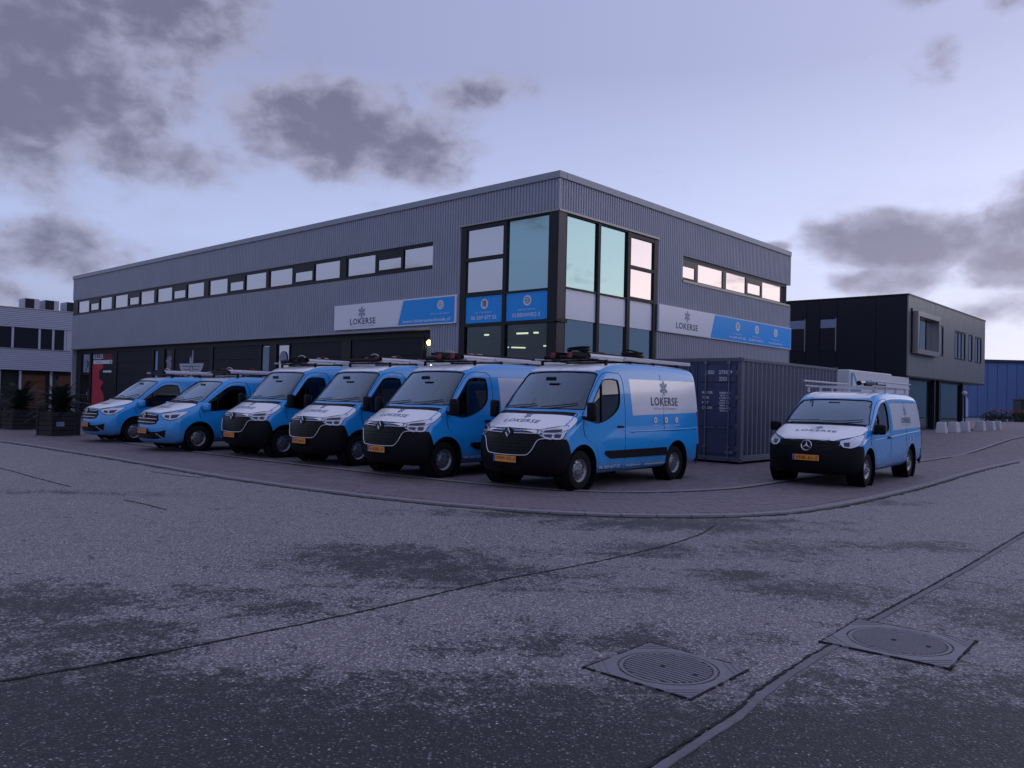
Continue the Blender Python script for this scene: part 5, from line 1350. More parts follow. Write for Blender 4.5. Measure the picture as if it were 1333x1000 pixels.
        for q, kd in zip(K['icons'], ('bars', 'pin', 'globe')):
            icon(A2, A3, -(q - cx_), K['icon_z'], .06 * sc, kd); A2.text('LOKERSE', -(q - cx_) - .1 * sc, -(q - cx_) + .1 * sc, K['icon_z'] - .115 * sc, .022 * sc)
        for k, (t0, t1, wd) in enumerate(K['sill_text']):
            A2.text(wd, -(t0 - cx_), -(t1 - cx_), K['sill_z'] , .05)
        B2 = A2.build('side_icons', M_printwhite, bodyo, lambda u_, v_: mpp(f(u_), v_)[0], .12)
        B2['kind'] = 'stuff'
        mq = B.mapper('side', .011, s); A3.build('icon_drawing', M_printgrey, B2, lambda u_, v_: mq(f(u_), v_)[0], None)
        if K.get('trim'): B.patch('side_trim', K['trim'], 'side', .018, .02, M_vblack, root, s)
        for sm in K['seams']: B.strip('door_seam', sm, 'side', -.0005, .006, M_seam, root, s, sub=3, n=4)
        dr = B.patch('front_door', K['door'], 'side', .004, .006, M_vblue, root, s)
        hxh, hz = K['handle']
        B.patch('door_handle', [(hxh - .09, hz - .018), (hxh + .09, hz - .018), (hxh + .09, hz + .022), (hxh - .09, hz + .018)], 'side', .030, .032, M_vblack, dr, s)
        for cr in K['creases']: B.strip('body_crease', cr, 'side', -.004, .012, M_vblue, root, s, sub=2, n=6)
        # headlight
        h = B.patch('headlight', K['hl'], 'diag', .006, .02, M_hl, root, s, step=.05)
        for q in K['hl_dark']: B.patch('lamp_bowl', q, 'diag', .0085, .004, M_hldark, h, s, step=.05)
        B.strip('lamp_rim', K['hl'], 'diag', .004, .009, M_vgloss, h, s, closed=True, sub=1)
        # mirror
        mx, my, mz, mw, mh = K['mirror']
        mi = MB(); mi.box(-.07, .07, -mw / 2, mw / 2, -mh / 2, mh / 2); mi.xf(Matrix.Translation((mx, s * my, mz)) @ Matrix.Rotation(s * .15, 4, 'Z')); mir = mi.build('wing_mirror', K['mirror_mat'], root, bevel=.045, seg=3, smooth=.8)
        ma = MB(); ma.tube([(mx + .0, s * (W - .10), mz - mh * .30), (mx, s * (my - .05), mz - mh * .38)], .035, 8); ma.build('mirror_arm', M_vblack, mir, smooth=1)
        mg = MB(); mg.box(mx - .078, mx - .071, s * my - mw / 2 + .03, s * my + mw / 2 - .03, mz - mh / 2 + .03, mz + mh / 2 - .03); mg.build('mirror_glass', M_chrome, mir)
        # tail light
        B.patch('tail_light', K['tail'], 'side', .008, .02, M_tail, root, s)
    # grille, bars, badge --------------------------------------------------
    gr = B.patch('grille', K['grille'], 'front', .005, .01, M_vgloss, root, curve=0)
    for q in K['slats']: B.strip('grille_slat', q, 'front', .006, .006, M_vblack, gr, sub=4)
    for q, r_ in K['chrome']: B.strip('chrome_bar', q, 'front', .014, r_, M_chrome, gr, sub=5)
    for q, m_ in K.get('front_patches', []): B.patch('bumper_insert', q, 'front', .006, .012, m_, root, curve=0)
    bx_, bz, br = K['badge']; c0, _ = B.mapper('front', .02)(0, bz)
    mb = MB(); mb.lathe([(.0001, -.02), (br * 1.25, -.02), (br * 1.22, .0), (.0001, .004)], 'x', 20); mb.xf(Matrix.Translation((c0.x, 0, bz)) @ Matrix.Rotation(-.15, 4, 'Y')); bd = mb.build('badge_base', M_vgloss, gr, smooth=.6)
    mb = MB()
    if K['badge_kind'] == 'diamond':
        o_ = [(0, 1.12), (.72, 0), (0, -1.12), (-.72, 0)]; i_ = [(0, .55), (.34, 0), (0, -.55), (-.34, 0)]
        for k in range(4):
            P0, P1, Q1, Q0 = o_[k], o_[(k + 1) % 4], i_[(k + 1) % 4], i_[k]
            vs_ = [(.012, P0[0] * br, P0[1] * br), (.012, P1[0] * br, P1[1] * br), (.012, Q1[0] * br, Q1[1] * br), (.012, Q0[0] * br, Q0[1] * br),
                   (.026, (P0[0] * .6 + Q0[0] * .4) * br, (P0[1] * .6 + Q0[1] * .4) * br), (.026, (P1[0] * .6 + Q1[0] * .4) * br, (P1[1] * .6 + Q1[1] * .4) * br)]
            mb.add(vs_, [(0, 1, 5, 4), (2, 3, 4, 5), (0, 4, 3), (1, 2, 5)])
    else:
        n = 28
        mb.lathe([(br * .88, .012), (br, .022), (br * 1.08, .012)], 'x', n)
        for k in range(3):
            a_ = PI / 2 + k * 2 * PI / 3; d = Vector((0, math.cos(a_), math.sin(a_))); n_ = Vector((0, -d.z, d.y))
            mb.add([Vector((.024, 0, 0)), n_ * br * .17 + Vector((.012, 0, 0)) + d * br * .1, d * br * .95 + Vector((.014, 0, 0)), -n_ * br * .17 + Vector((.012, 0, 0)) + d * br * .1], [(0, 1, 2), (0, 2, 3)])
    mb.xf(Matrix.Translation((c0.x, 0, bz)) @ Matrix.Rotation(-.15, 4, 'Y')); mb.build('badge', M_chrome, gr)
    # plate -----------------------------------------------------------------
    pz = K['plate_z']; px = B.mapper('front', 0)(0.20, pz)[0].x + .045
    mb = MB(); mb.box(px - .03, px, -.27, .27, pz - .065, pz + .065); mb.build('plate_holder', M_vblack, root, bevel=.006)
    mb = MB(); mb.box(px + .001, px + .006, -.26, .26, pz - .055, pz + .055); pl = mb.build('number_plate', M_plate, root, bevel=.002)
    a = Art(); a.rect(-.255, -.215, pz - .05, pz + .05); a.build('country_strip', M_plateblue, pl, lambda u_, v_: Vector((px + .0075, u_, v_)))
    a = Art(); a.text(K['plate'], -.20, .235, pz - .038, .076, .012); a.build('plate_lettering', M_platetxt, pl, lambda u_, v_: Vector((px + .0075, u_, v_)))
    # wipers ------------------------------------------------------------------
    for q in K['wipers']: B.strip('wiper', q, 'front', .02, .009, M_vgloss, root, sub=3)
    # wheels --------------------------------------------------------------------
    for x in (0.0, -K['wb']):
        for s in (1, -1):
            c = Vector((x, s * (W - .045), R)); wd = .21
            mb = MB(); prof = [(R * .60, -.01), (R * .66, .0), (R * .80, .004), (R * .93, -.004), (R, -.035), (R, -wd + .035), (R * .93, -wd), (R * .6, -wd)]
            mb.lathe(prof, 'y', 36, c, flip=s); ty = mb.build('wheel', M_tyre, root, smooth=.6)
            mb = MB(); mb.lathe([(R * .62, -.008), (R * .60, -.03), (R * .53, -.045), (R * .50, -.06), (R * .36, -.045), (R * .30, -.012), (R * .16, -.002), (.0001, .0)], 'y', 36, c, flip=s); mb.build('rim', K['rim_mat'], ty, smooth=.6)
            n = K['holes']
            for k in range(n):
                a_ = 2 * PI * (k + .5) / n; rr_ = R * .435; mb = MB(); hs = K['hole_s']
                mb.lathe([(.0001, 0), (R * hs, 0), (R * hs, -.012)], 'y', 8, c + Vector((math.cos(a_) * rr_, s * -.050, math.sin(a_) * rr_)), flip=s); mb.build('rim_hole', M_rimdark, ty)
            mb = MB()
            for k in range(5):
                a_ = 2 * PI * k / 5; mb.lathe([(.0001, .012), (.012, .012), (.012, -.02)], 'y', 6, c + Vector((math.cos(a_) * R * .22, s * .0, math.sin(a_) * R * .22)), flip=s)
            o = mb.build('wheel_bolts', M_rimdark, ty); o['kind'] = 'stuff'
            mb = MB(); mb.lathe([(K['arch_r'] - .004, 0), (K['arch_r'] - .004, .33)], 'y', 28, (x, s * (W - .335), K['arch_z']), flip=s)
            mb.build('wheel_housing', M_interior, root, recalc=False)
    # interior ------------------------------------------------------------------
    dx_, dz_ = K['dash']
    mb = MB(); mb.prism([(dx_ - .55, .70), (dx_ - .50, dz_ - .06), (dx_ - .25, dz_), (dx_ + .05, dz_ + .0), (dx_ + .05, .70)], lambda a_, b_, d_: Vector((a_, d_, b_)), -(W - .2), W - .2); mb.build('dashboard', M_seat, root, bevel=.03)
    mb = MB(); n = 20
    ring = [Vector((0, math.cos(2 * PI * k / n) * .19, math.sin(2 * PI * k / n) * .19)) for k in range(n + 1)]; mb.tube(ring, .014, 6, cap=False); mb.tube([(0, -.18, 0), (.02, 0, -.01), (0, .18, 0)], .02, 6)
    mb.xf(Matrix.Translation((dx_ - .62, .42, dz_ + .02)) @ Matrix.Rotation(.5, 4, 'Y')); mb.build('steering_wheel', M_vblack, root, smooth=1)
    for y in (.45, -.12, -.52):
        mb = MB(); mb.box(-.26, .26, -.24, .24, -.08, .08); mb.xf(Matrix.Translation((K['seat_x'], y, dz_ - .38))); st = mb.build('seat', M_seat, root, bevel=.05, seg=2, smooth=.8)
        mb = MB(); mb.box(-.06, .06, -.23, .23, 0, .60); mb.xf(Matrix.Translation((K['seat_x'] - .24, y, dz_ - .33)) @ Matrix.Rotation(-.15, 4, 'Y')); mb.build('seat_back', M_seat, st, bevel=.05, seg=2, smooth=.8)
        mb = MB(); mb.box(-.045, .045, -.13, .13, 0, .17); mb.xf(Matrix.Translation((K['seat_x'] - .34, y, dz_ + .29))); mb.build('headrest', M_seat, st, bevel=.04, seg=2, smooth=.8)
    mb = MB(); mb.box(-.1, .1, -.16, .16, 0, .004); mb.xf(Matrix.Translation((dx_ - .12, -.25, dz_ + .012))); mb.build('paper_on_dashboard', M_paper, root)
    mb = MB(); mb.box(-.02, .02, -.12, .12, -.035, .035); mb.xf(Matrix.Translation((K['rvm'][0], 0, K['rvm'][1]))); mb.build('interior_mirror', M_vgloss, root, bevel=.012)
    # underside
    mb = MB(); mb.box(-K['wb'] - .5, .5, -(W - .38), W - .38, .22, .45); mb.build('underbody', M_interior, root)
    # roof rack -------------------------------------------------------------------
    zr = K['rack_z']; y0 = K['rack_y']; xs_ = K['rack_x']
    for x in xs_:
        mb = MB(); mb.box(x - .022, x + .022, -y0 - .03, y0 + .03, zr - .02, zr + .015)
        for s in (1, -1): mb.box(x - .03, x + .03, s * y0 - .02, s * y0 + .02, zr - K.get('foot', .12), zr - .021)
        mb.build('rack_crossbar', K.get('bar_mat', M_vblack), root, bevel=.006)
    for s in (1, -1):
        for (xa, xb, zz, hh, tk) in K['rack_rails']:
            MB().box(xb, xa, s * y0 - tk / 2, s * y0 + tk / 2, zr + zz, zr + zz + hh).build('rack_rail', M_alu, root, bevel=.008)
    for (xa, xb, yy, r_) in K['pipes']:
        mb = MB(); mb.tube([(xa, yy, zr + .05 + r_), (xb, yy, zr + .05 + r_)], r_, 14); mb.build('pipe_carrier', M_alu, root, smooth=.6)
        for q in (xa + .005, xb - .005):
            mb = MB(); mb.tube([(q, yy, zr + .05 + r_), (q + (.03 if q == xa + .005 else -.03), yy, zr + .05 + r_)], r_ * 1.06, 14); mb.build('carrier_cap', M_vblack, root, smooth=.6)
    if K.get('roller', True): mb = MB(); mb.tube([(xs_[0] + .1, -y0 * .8, zr + .06), (xs_[0] + .1, y0 * .55, zr + .06)], .045, 10); mb.build('rack_roller', M_vblack, root, smooth=1)
    if K.get('antenna'): mb = MB(); ax, az_ = K['antenna']; mb.tube([(ax, .0, az_), (ax - .06, 0, az_ + .28)], .006, 5); mb.build('antenna', M_vblack, root)
    B.b.free()
    return root

def place(root, q, z=.03):
    root.location = (q[0], q[1], z); root.rotation_euler = (0, 0, q[2])
def copy_tree(o, parent=None):
    c = o.copy(); COL.objects.link(c); c.parent = parent
    for ch in list(o.children): copy_tree(ch, c)
    return c
def replate(root, txt, pz, px):
    for ch in root.children:
        if ch.name.startswith('number_plate'):
            for g_ in ch.children:
                if g_.name.startswith('plate_lettering'):
                    a = Art(); a.text(txt, -.20, .235, pz - .038, .076, .012)
                    x0 = g_.data.vertices[0].co.x; n_ = a.build('plate_lettering', M_platetxt, None, lambda u_, v_: Vector((x0, u_, v_)))
                    me = n_.data; bpy.data.objects.remove(n_); g_.data = me

GV = 'blue and white company vans parked side by side'
KM = dict(
    W=.985, r=.13, belt=1.0, H=2.3, tumble=.135, xr=-4.18, bow_w=.14, bow_n=.23,
    outline=[(-3.95, .30), (-2.0, .27), (0.3, .235), (.58, .23), (.80, .30), (.885, .44), (.905, .60), (.89, .78), (.855, .94), (.80, 1.045), (.68, 1.105), (.40, 1.23), (.17, 1.345), (.12, 1.385),
             (-.10, 1.63), (-.33, 1.885), (-.50, 2.065), (-.60, 2.145), (-.78, 2.205), (-1.15, 2.255), (-1.8, 2.285), (-2.6, 2.29), (-3.4, 2.275), (-3.9, 2.24), (-4.06, 2.17), (-4.12, 2.0), (-4.155, 1.5), (-4.18, .95), (-4.18, .55), (-4.13, .35)],
    wheel_r=.345, wb=3.182, arch_r=.43, arch_z=.37,
    cavity=[(-1.36, .75), (.10, .75), (.08, 1.29), (-.16, 1.53), (-.38, 1.78), (-.58, 1.99), (-.72, 2.08), (-1.36, 2.15)],
    side_win=[(-1.12, 1.95), (-.95, 1.965), (-.72, 1.95), (-.60, 1.88), (-.38, 1.62), (-.17, 1.36), (-.12, 1.26), (-.20, 1.21), (-.42, 1.17), (-.62, 1.20), (-.80, 1.26), (-.95, 1.33), (-1.08, 1.43), (-1.15, 1.56), (-1.16, 1.80)],
    quarter=[(-.60, 1.87), (-.56, 1.5), (-.55, 1.19)],
    windscreen=[(-.78, 2.06), (-.4, 2.085), (0, 2.09), (.4, 2.085), (.78, 2.06), (.835, 1.95), (.885, 1.65), (.925, 1.45), (.90, 1.405), (.6, 1.405), (0, 1.40), (-.6, 1.405), (-.90, 1.405), (-.925, 1.45), (-.885, 1.65), (-.835, 1.95)],
    ws_back=-.85,
    bumper_planes=[((.6, 0, .895), (0, 0, 1)), ((.45, 0, .90), (-.78, 0, .36)), ((-4.0, 0, .70), (0, 0, 1)), ((-3.98, 0, 0), (1, 0, 0))],
    rear_planes=[((-4.0, 0, .70), (0, 0, 1)), ((-3.98, 0, 0), (1, 0, 0))],
    bumper_mat=M_vblack,
    hood=[(.845, 0), (.84, .3), (.81, .60), (.74, .76), (.58, .90), (.40, .95), (.14, .955), (.04, .94), (.10, .6), (.14, .3), (.155, 0), (.14, -.3), (.10, -.6), (.04, -.94), (.14, -.955), (.40, -.95), (.58, -.90), (.74, -.76), (.81, -.60), (.84, -.3)],
    hood_logo=(.46, .40),
    roof=[(-.49, 0), (-.51, .4), (-.56, .74), (-.68, .82), (-1.2, .80), (-4.0, .79), (-4.0, -.79), (-1.2, -.80), (-.68, -.82), (-.56, -.74), (-.51, -.4)],
    header=[(-.80, 2.11), (0, 2.13), (.80, 2.11), (.80, 2.17), (.5, 2.215), (0, 2.22), (-.5, 2.215), (-.80, 2.17)],
    panel=[(-1.50, 1.985), (-4.0, 2.0), (-4.06, 1.36), (-1.56, 1.30)],
    logo=(-2.72, 1.62), logo_s=1.0, icons=(-2.35, -2.75, -3.15), icon_z=1.21,
    sill_text=[(-.50, -1.15, '06 209 677 33'), (-1.35, -1.85, 'info@lokerse'), (-2.0, -2.75, 'www.lokersetechniek.nl')], sill_z=.35,
    trim=[(-.66, .665), (-.64, .61), (-.82, .52), (-2.80, .52), (-2.75, .675)],
    seams=[[(-1.29, .32), (-1.30, .9), (-1.31, 1.5), (-1.28, 1.95), (-1.18, 2.08)], [(-1.18, 2.08), (-.80, 2.08), (-.62, 2.0), (-.3, 1.65), (-.02, 1.32)], [(-.02, 1.32), (-.0, 1.1), (-.05, .93)], [(-.42, .45), (-.5, .34), (-1.29, .32)],
           [(-1.5, .98), (-1.9, .995), (-3.95, 1.0)], [(-2.62, 2.1), (-2.66, 1.5), (-2.68, 1.0)]],
    door=[(-.03, 1.22), (-.02, 1.05), (-.10, .90), (-.40, .74), (-.52, .40), (-1.27, .37), (-1.28, 1.22), (-.95, 1.20), (-.5, 1.09), (-.2, 1.14)],
    handle=(-1.14, 1.09), creases=[[(-1.45, 1.0), (-2.8, 1.01), (-4.0, 1.04)]],
    hl=[(.02, 1.035), (.00, .985), (.05, .94), (.13, .905), (.28, .885), (.44, .895), (.49, .99), (.54, 1.125), (.36, 1.10), (.18, 1.07)],
    hl_dark=[[(.14, 1.035), (.10, 1.00), (.30, 1.0), (.42, 1.02), (.43, 1.06), (.28, 1.05)], [(.11, .97), (.15, .93), (.25, .91), (.26, .975)], [(.30, .975), (.30, .915), (.40, .915), (.42, .98)]],
    mirror=(-.02, 1.15, 1.37, .17, .33), mirror_mat=M_vblack,
    tail=[(-4.00, 1.38), (-4.12, 1.38), (-4.17, .75), (-4.09, .75)],
    grille=[(-.66, 1.005), (-.60, 1.045), (-.3, 1.055), (0, 1.06), (.3, 1.055), (.60, 1.045), (.66, 1.005), (.70, .93), (.60, .86), (.50, .70), (.42, .625), (0, .61), (-.42, .625), (-.50, .70), (-.60, .86), (-.70, .93)],
    slats=[[(-.55, .86), (0, .855), (.55, .86)], [(-.53, .80), (0, .795), (.53, .80)], [(-.5, .74), (0, .735), (.5, .74)], [(-.46, .68), (0, .675), (.46, .68)]],
    chrome=[([(-.60, .975), (-.3, .975), (-.13, .97)], .011), ([(.13, .97), (.3, .975), (.60, .975)], .011),
            ([(-.80, .885), (-.70, .895), (-.60, .86), (-.53, .72), (-.47, .64), (-.38, .605), (0, .595), (.38, .605), (.47, .64), (.53, .72), (.60, .86), (.70, .895), (.80, .885)], .011)],
    badge=(.88, .975, .082), badge_kind='diamond', plate_z=.525, plate='VRP-02-J',
    wipers=[[(.10, 1.42), (.45, 1.45), (.80, 1.50)], [(-.75, 1.42), (-.4, 1.44), (-.05, 1.47)]],
    rim_mat=M_rim, holes=10, hole_s=.055, dash=(.0, 1.33), seat_x=-.95, rvm=(-.30, 1.95),
    rack_z=2.315, rack_y=.76, rack_x=(-.95, -1.75, -2.6, -3.5), foot=.12,
    rack_rails=[(-1.55, -4.02, .02, .07, .05), (-.72, -1.50, .0, .035, .03)], pipes=[(-1.05, -3.2, .30, .045), (-1.3, -3.9, -.45, .05)], antenna=(-1.2, 2.25))
van1 = make_van(KM, 'parked_van', 'nearest blue van with white hood and silver LOKERSE side panel, parked beside the container', 'van', GV)
masters = [van1]
for _ in range(3): masters.append(copy_tree(van1))
poses = [(.527, 14.849, -2.300), (-1.975, 16.50, -2.309), (-4.03, 18.62, -2.309), (-6.19, 20.40, -2.309)]
labs = ['', 'second blue van from the container, with its dark driver window and white side panel showing', 'blue van with white hood, between the second van and the one beside the small vans', 'fourth blue van from the container, parked next to the low chrome grille vans']
plates = ['', 'V-508-LV', 'VPX-44-K', 'VLB-73-S']
for r_, q, l, p in zip(masters, poses, labs, plates):
    place(r_, q)
    if l: r_['label'] = l; replate(r_, p, KM['plate_z'], 0)

# ---- two smaller vans with chrome grille bars
KT = dict(KM)
KT.update(cowl=.10,
    W=.965, r=.14, belt=.95, H=1.95, tumble=.15, xr=-4.06, bow_w=.15, bow_n=.24,
    outline=[(-3.9, .28), (-2.0, .25), (0.4, .22), (.85, .20), (.98, .26), (1.02, .40), (1.03, .56), (1.015, .74), (.985, .88), (.93, .965), (.82, 1.02), (.50, 1.12), (.15, 1.225), (.06, 1.275),
             (-.18, 1.46), (-.45, 1.665), (-.68, 1.82), (-.82, 1.885), (-1.05, 1.925), (-1.6, 1.955), (-2.6, 1.96), (-3.4, 1.94), (-3.8, 1.90), (-3.94, 1.82), (-4.0, 1.65), (-4.04, 1.2), (-4.06, .9), (-4.06, .5), (-4.0, .33)],
    wheel_r=.335, wb=3.098, arch_r=.415, arch_z=.36,
    cavity=[(-1.5, .70), (.05, .70), (.03, 1.18), (-.22, 1.36), (-.5, 1.57), (-.75, 1.74), (-.9, 1.80), (-1.5, 1.84)],
    side_win=[(-1.28, 1.70), (-1.1, 1.715), (-.90, 1.70), (-.72, 1.62), (-.45, 1.43), (-.20, 1.24), (-.06, 1.12), (-.12, 1.06), (-.40, 1.05), (-.75, 1.08), (-1.05, 1.12), (-1.27, 1.16), (-1.32, 1.3), (-1.32, 1.55)],
    quarter=[(-.50, 1.45), (-.47, 1.06)],
    windscreen=[(-.70, 1.80), (-.35, 1.825), (0, 1.83), (.35, 1.825), (.70, 1.80), (.77, 1.68), (.82, 1.48), (.86, 1.32), (.83, 1.285), (.5, 1.29), (0, 1.285), (-.5, 1.29), (-.83, 1.285), (-.86, 1.32), (-.82, 1.48), (-.77, 1.68)],
    ws_back=-1.0,
    bumper_planes=[((.6, 0, .01), (0, 0, 1)), ((2.0, 0, .90), (-1, 0, 0)), ((-3.9, 0, .60), (0, 0, 1)), ((-3.88, 0, 0), (1, 0, 0))],
    rear_planes=[((-3.9, 0, .60), (0, 0, 1)), ((-3.88, 0, 0), (1, 0, 0))], bumper_mat=M_vblack,
    hood=[(.965, 0), (.955, .3), (.91, .52), (.80, .64), (.60, .76), (.34, .86), (.06, .88), (-.01, .86), (.02, .6), (.06, .3), (.075, 0), (.06, -.3), (.02, -.6), (-.01, -.86), (.06, -.88), (.34, -.86), (.60, -.76), (.80, -.64), (.91, -.52), (.955, -.3)],
    hood_logo=(.50, .36), roof=[(-.73, 0), (-.75, .4), (-.82, .64), (-3.8, .68), (-3.8, -.68), (-.82, -.64), (-.75, -.4)],
    header=[(-.70, 1.85), (0, 1.87), (.70, 1.85), (.68, 1.885), (.4, 1.905), (0, 1.91), (-.4, 1.905), (-.68, 1.885)],
    panel=[(-1.62, 1.66), (-3.8, 1.66), (-3.88, 1.15), (-1.68, 1.10)], logo=(-2.6, 1.36), logo_s=.8, icons=(-2.3, -2.6, -2.9), icon_z=.98,
    sill_text=[(-.6, -1.2, '06 209 677 33'), (-1.9, -2.6, 'www.lokersetechniek.nl')], sill_z=.33, trim=None,
    seams=[[(-1.44, .32), (-1.45, .9), (-1.45, 1.5), (-1.36, 1.80)], [(-1.36, 1.80), (-.95, 1.80), (-.6, 1.6), (-.1, 1.22)], [(-.1, 1.22), (.02, 1.05), (-.02, .85)], [(-.42, .42), (-.52, .33), (-1.44, .32)], [(-1.6, .88), (-2.6, .9), (-3.8, .93)]],
    door=[(-.0, 1.02), (-.0, .95), (-.08, .84), (-.38, .72), (-.50, .40), (-1.42, .37), (-1.43, 1.08), (-1.0, 1.03), (-.5, .99), (-.15, 1.0)],
    handle=(-1.28, .98), creases=[[(-.6, .86), (-2.4, .90), (-3.9, .96)]],
    hl=[(.02, .965), (-.02, .90), (.08, .83), (.22, .80), (.36, .82), (.48, .90), (.58, 1.03), (.40, 1.005), (.20, .985)],
    hl_dark=[[(.08, .925), (.08, .87), (.20, .84), (.21, .92)], [(.25, .93), (.25, .845), (.38, .86), (.44, .95)]],
    mirror=(-.12, 1.07, 1.15, .22, .20), mirror_mat=M_vblue,
    tail=[(-3.86, 1.32), (-3.98, 1.32), (-4.04, .80), (-3.95, .80)],
    grille=[(-.52, .93), (-.3, .955), (0, .96), (.3, .955), (.52, .93), (.58, .80), (.50, .69), (.3, .665), (0, .66), (-.3, .665), (-.50, .69), (-.58, .80)],
    slats=[[(-.5, .855), (0, .86), (.5, .855)], [(-.5, .775), (0, .775), (.5, .775)]],
    chrome=[([(-.50, .905), (0, .92), (.50, .905)], .012), ([(-.53, .815), (0, .82), (.53, .815)], .014), ([(-.50, .73), (0, .73), (.50, .73)], .014)],
    front_patches=[([(-.78, .55), (-.6, .50), (-.3, .49), (.3, .49), (.6, .50), (.78, .55), (.74, .36), (.5, .31), (-.5, .31), (-.74, .36)], M_vgloss),
                   ([(.50, .46), (.56, .46), (.74, .34), (.68, .34)], M_chrome), ([(-.50, .46), (-.56, .46), (-.74, .34), (-.68, .34)], M_chrome)],
    badge=(1.0, .90, .075), plate_z=.50, plate='VTH-91-G', wipers=[[(.05, 1.30), (.4, 1.33), (.72, 1.40)], [(-.70, 1.30), (-.35, 1.32), (-.05, 1.36)]],
    rim_mat=M_rim, holes=6, hole_s=.085, dash=(-.1, 1.20), seat_x=-1.1, rvm=(-.55, 1.72),
    rack_z=2.03, rack_y=.66, rack_x=(-1.2, -2.1, -3.2), foot=.11, rack_rails=[(-1.0, -3.7, .02, .05, .04)], pipes=[(-1.1, -3.3, .30, .04)], antenna=(-1.15, 1.93))
t2 = make_van(KT, 'parked_van', 'low blue van with chrome grille bars, nearer of the two small vans on the left', 'van', GV)
t1 = copy_tree(t2); t1['label'] = 'leftmost blue van with chrome grille bars, parked nearest the palm planters'
place(t2, (-8.77, 21.74, -2.309)); place(t1, (-11.75, 24.6, -2.309)); replate(t1, 'VXF-28-R', KT['plate_z'], 0)

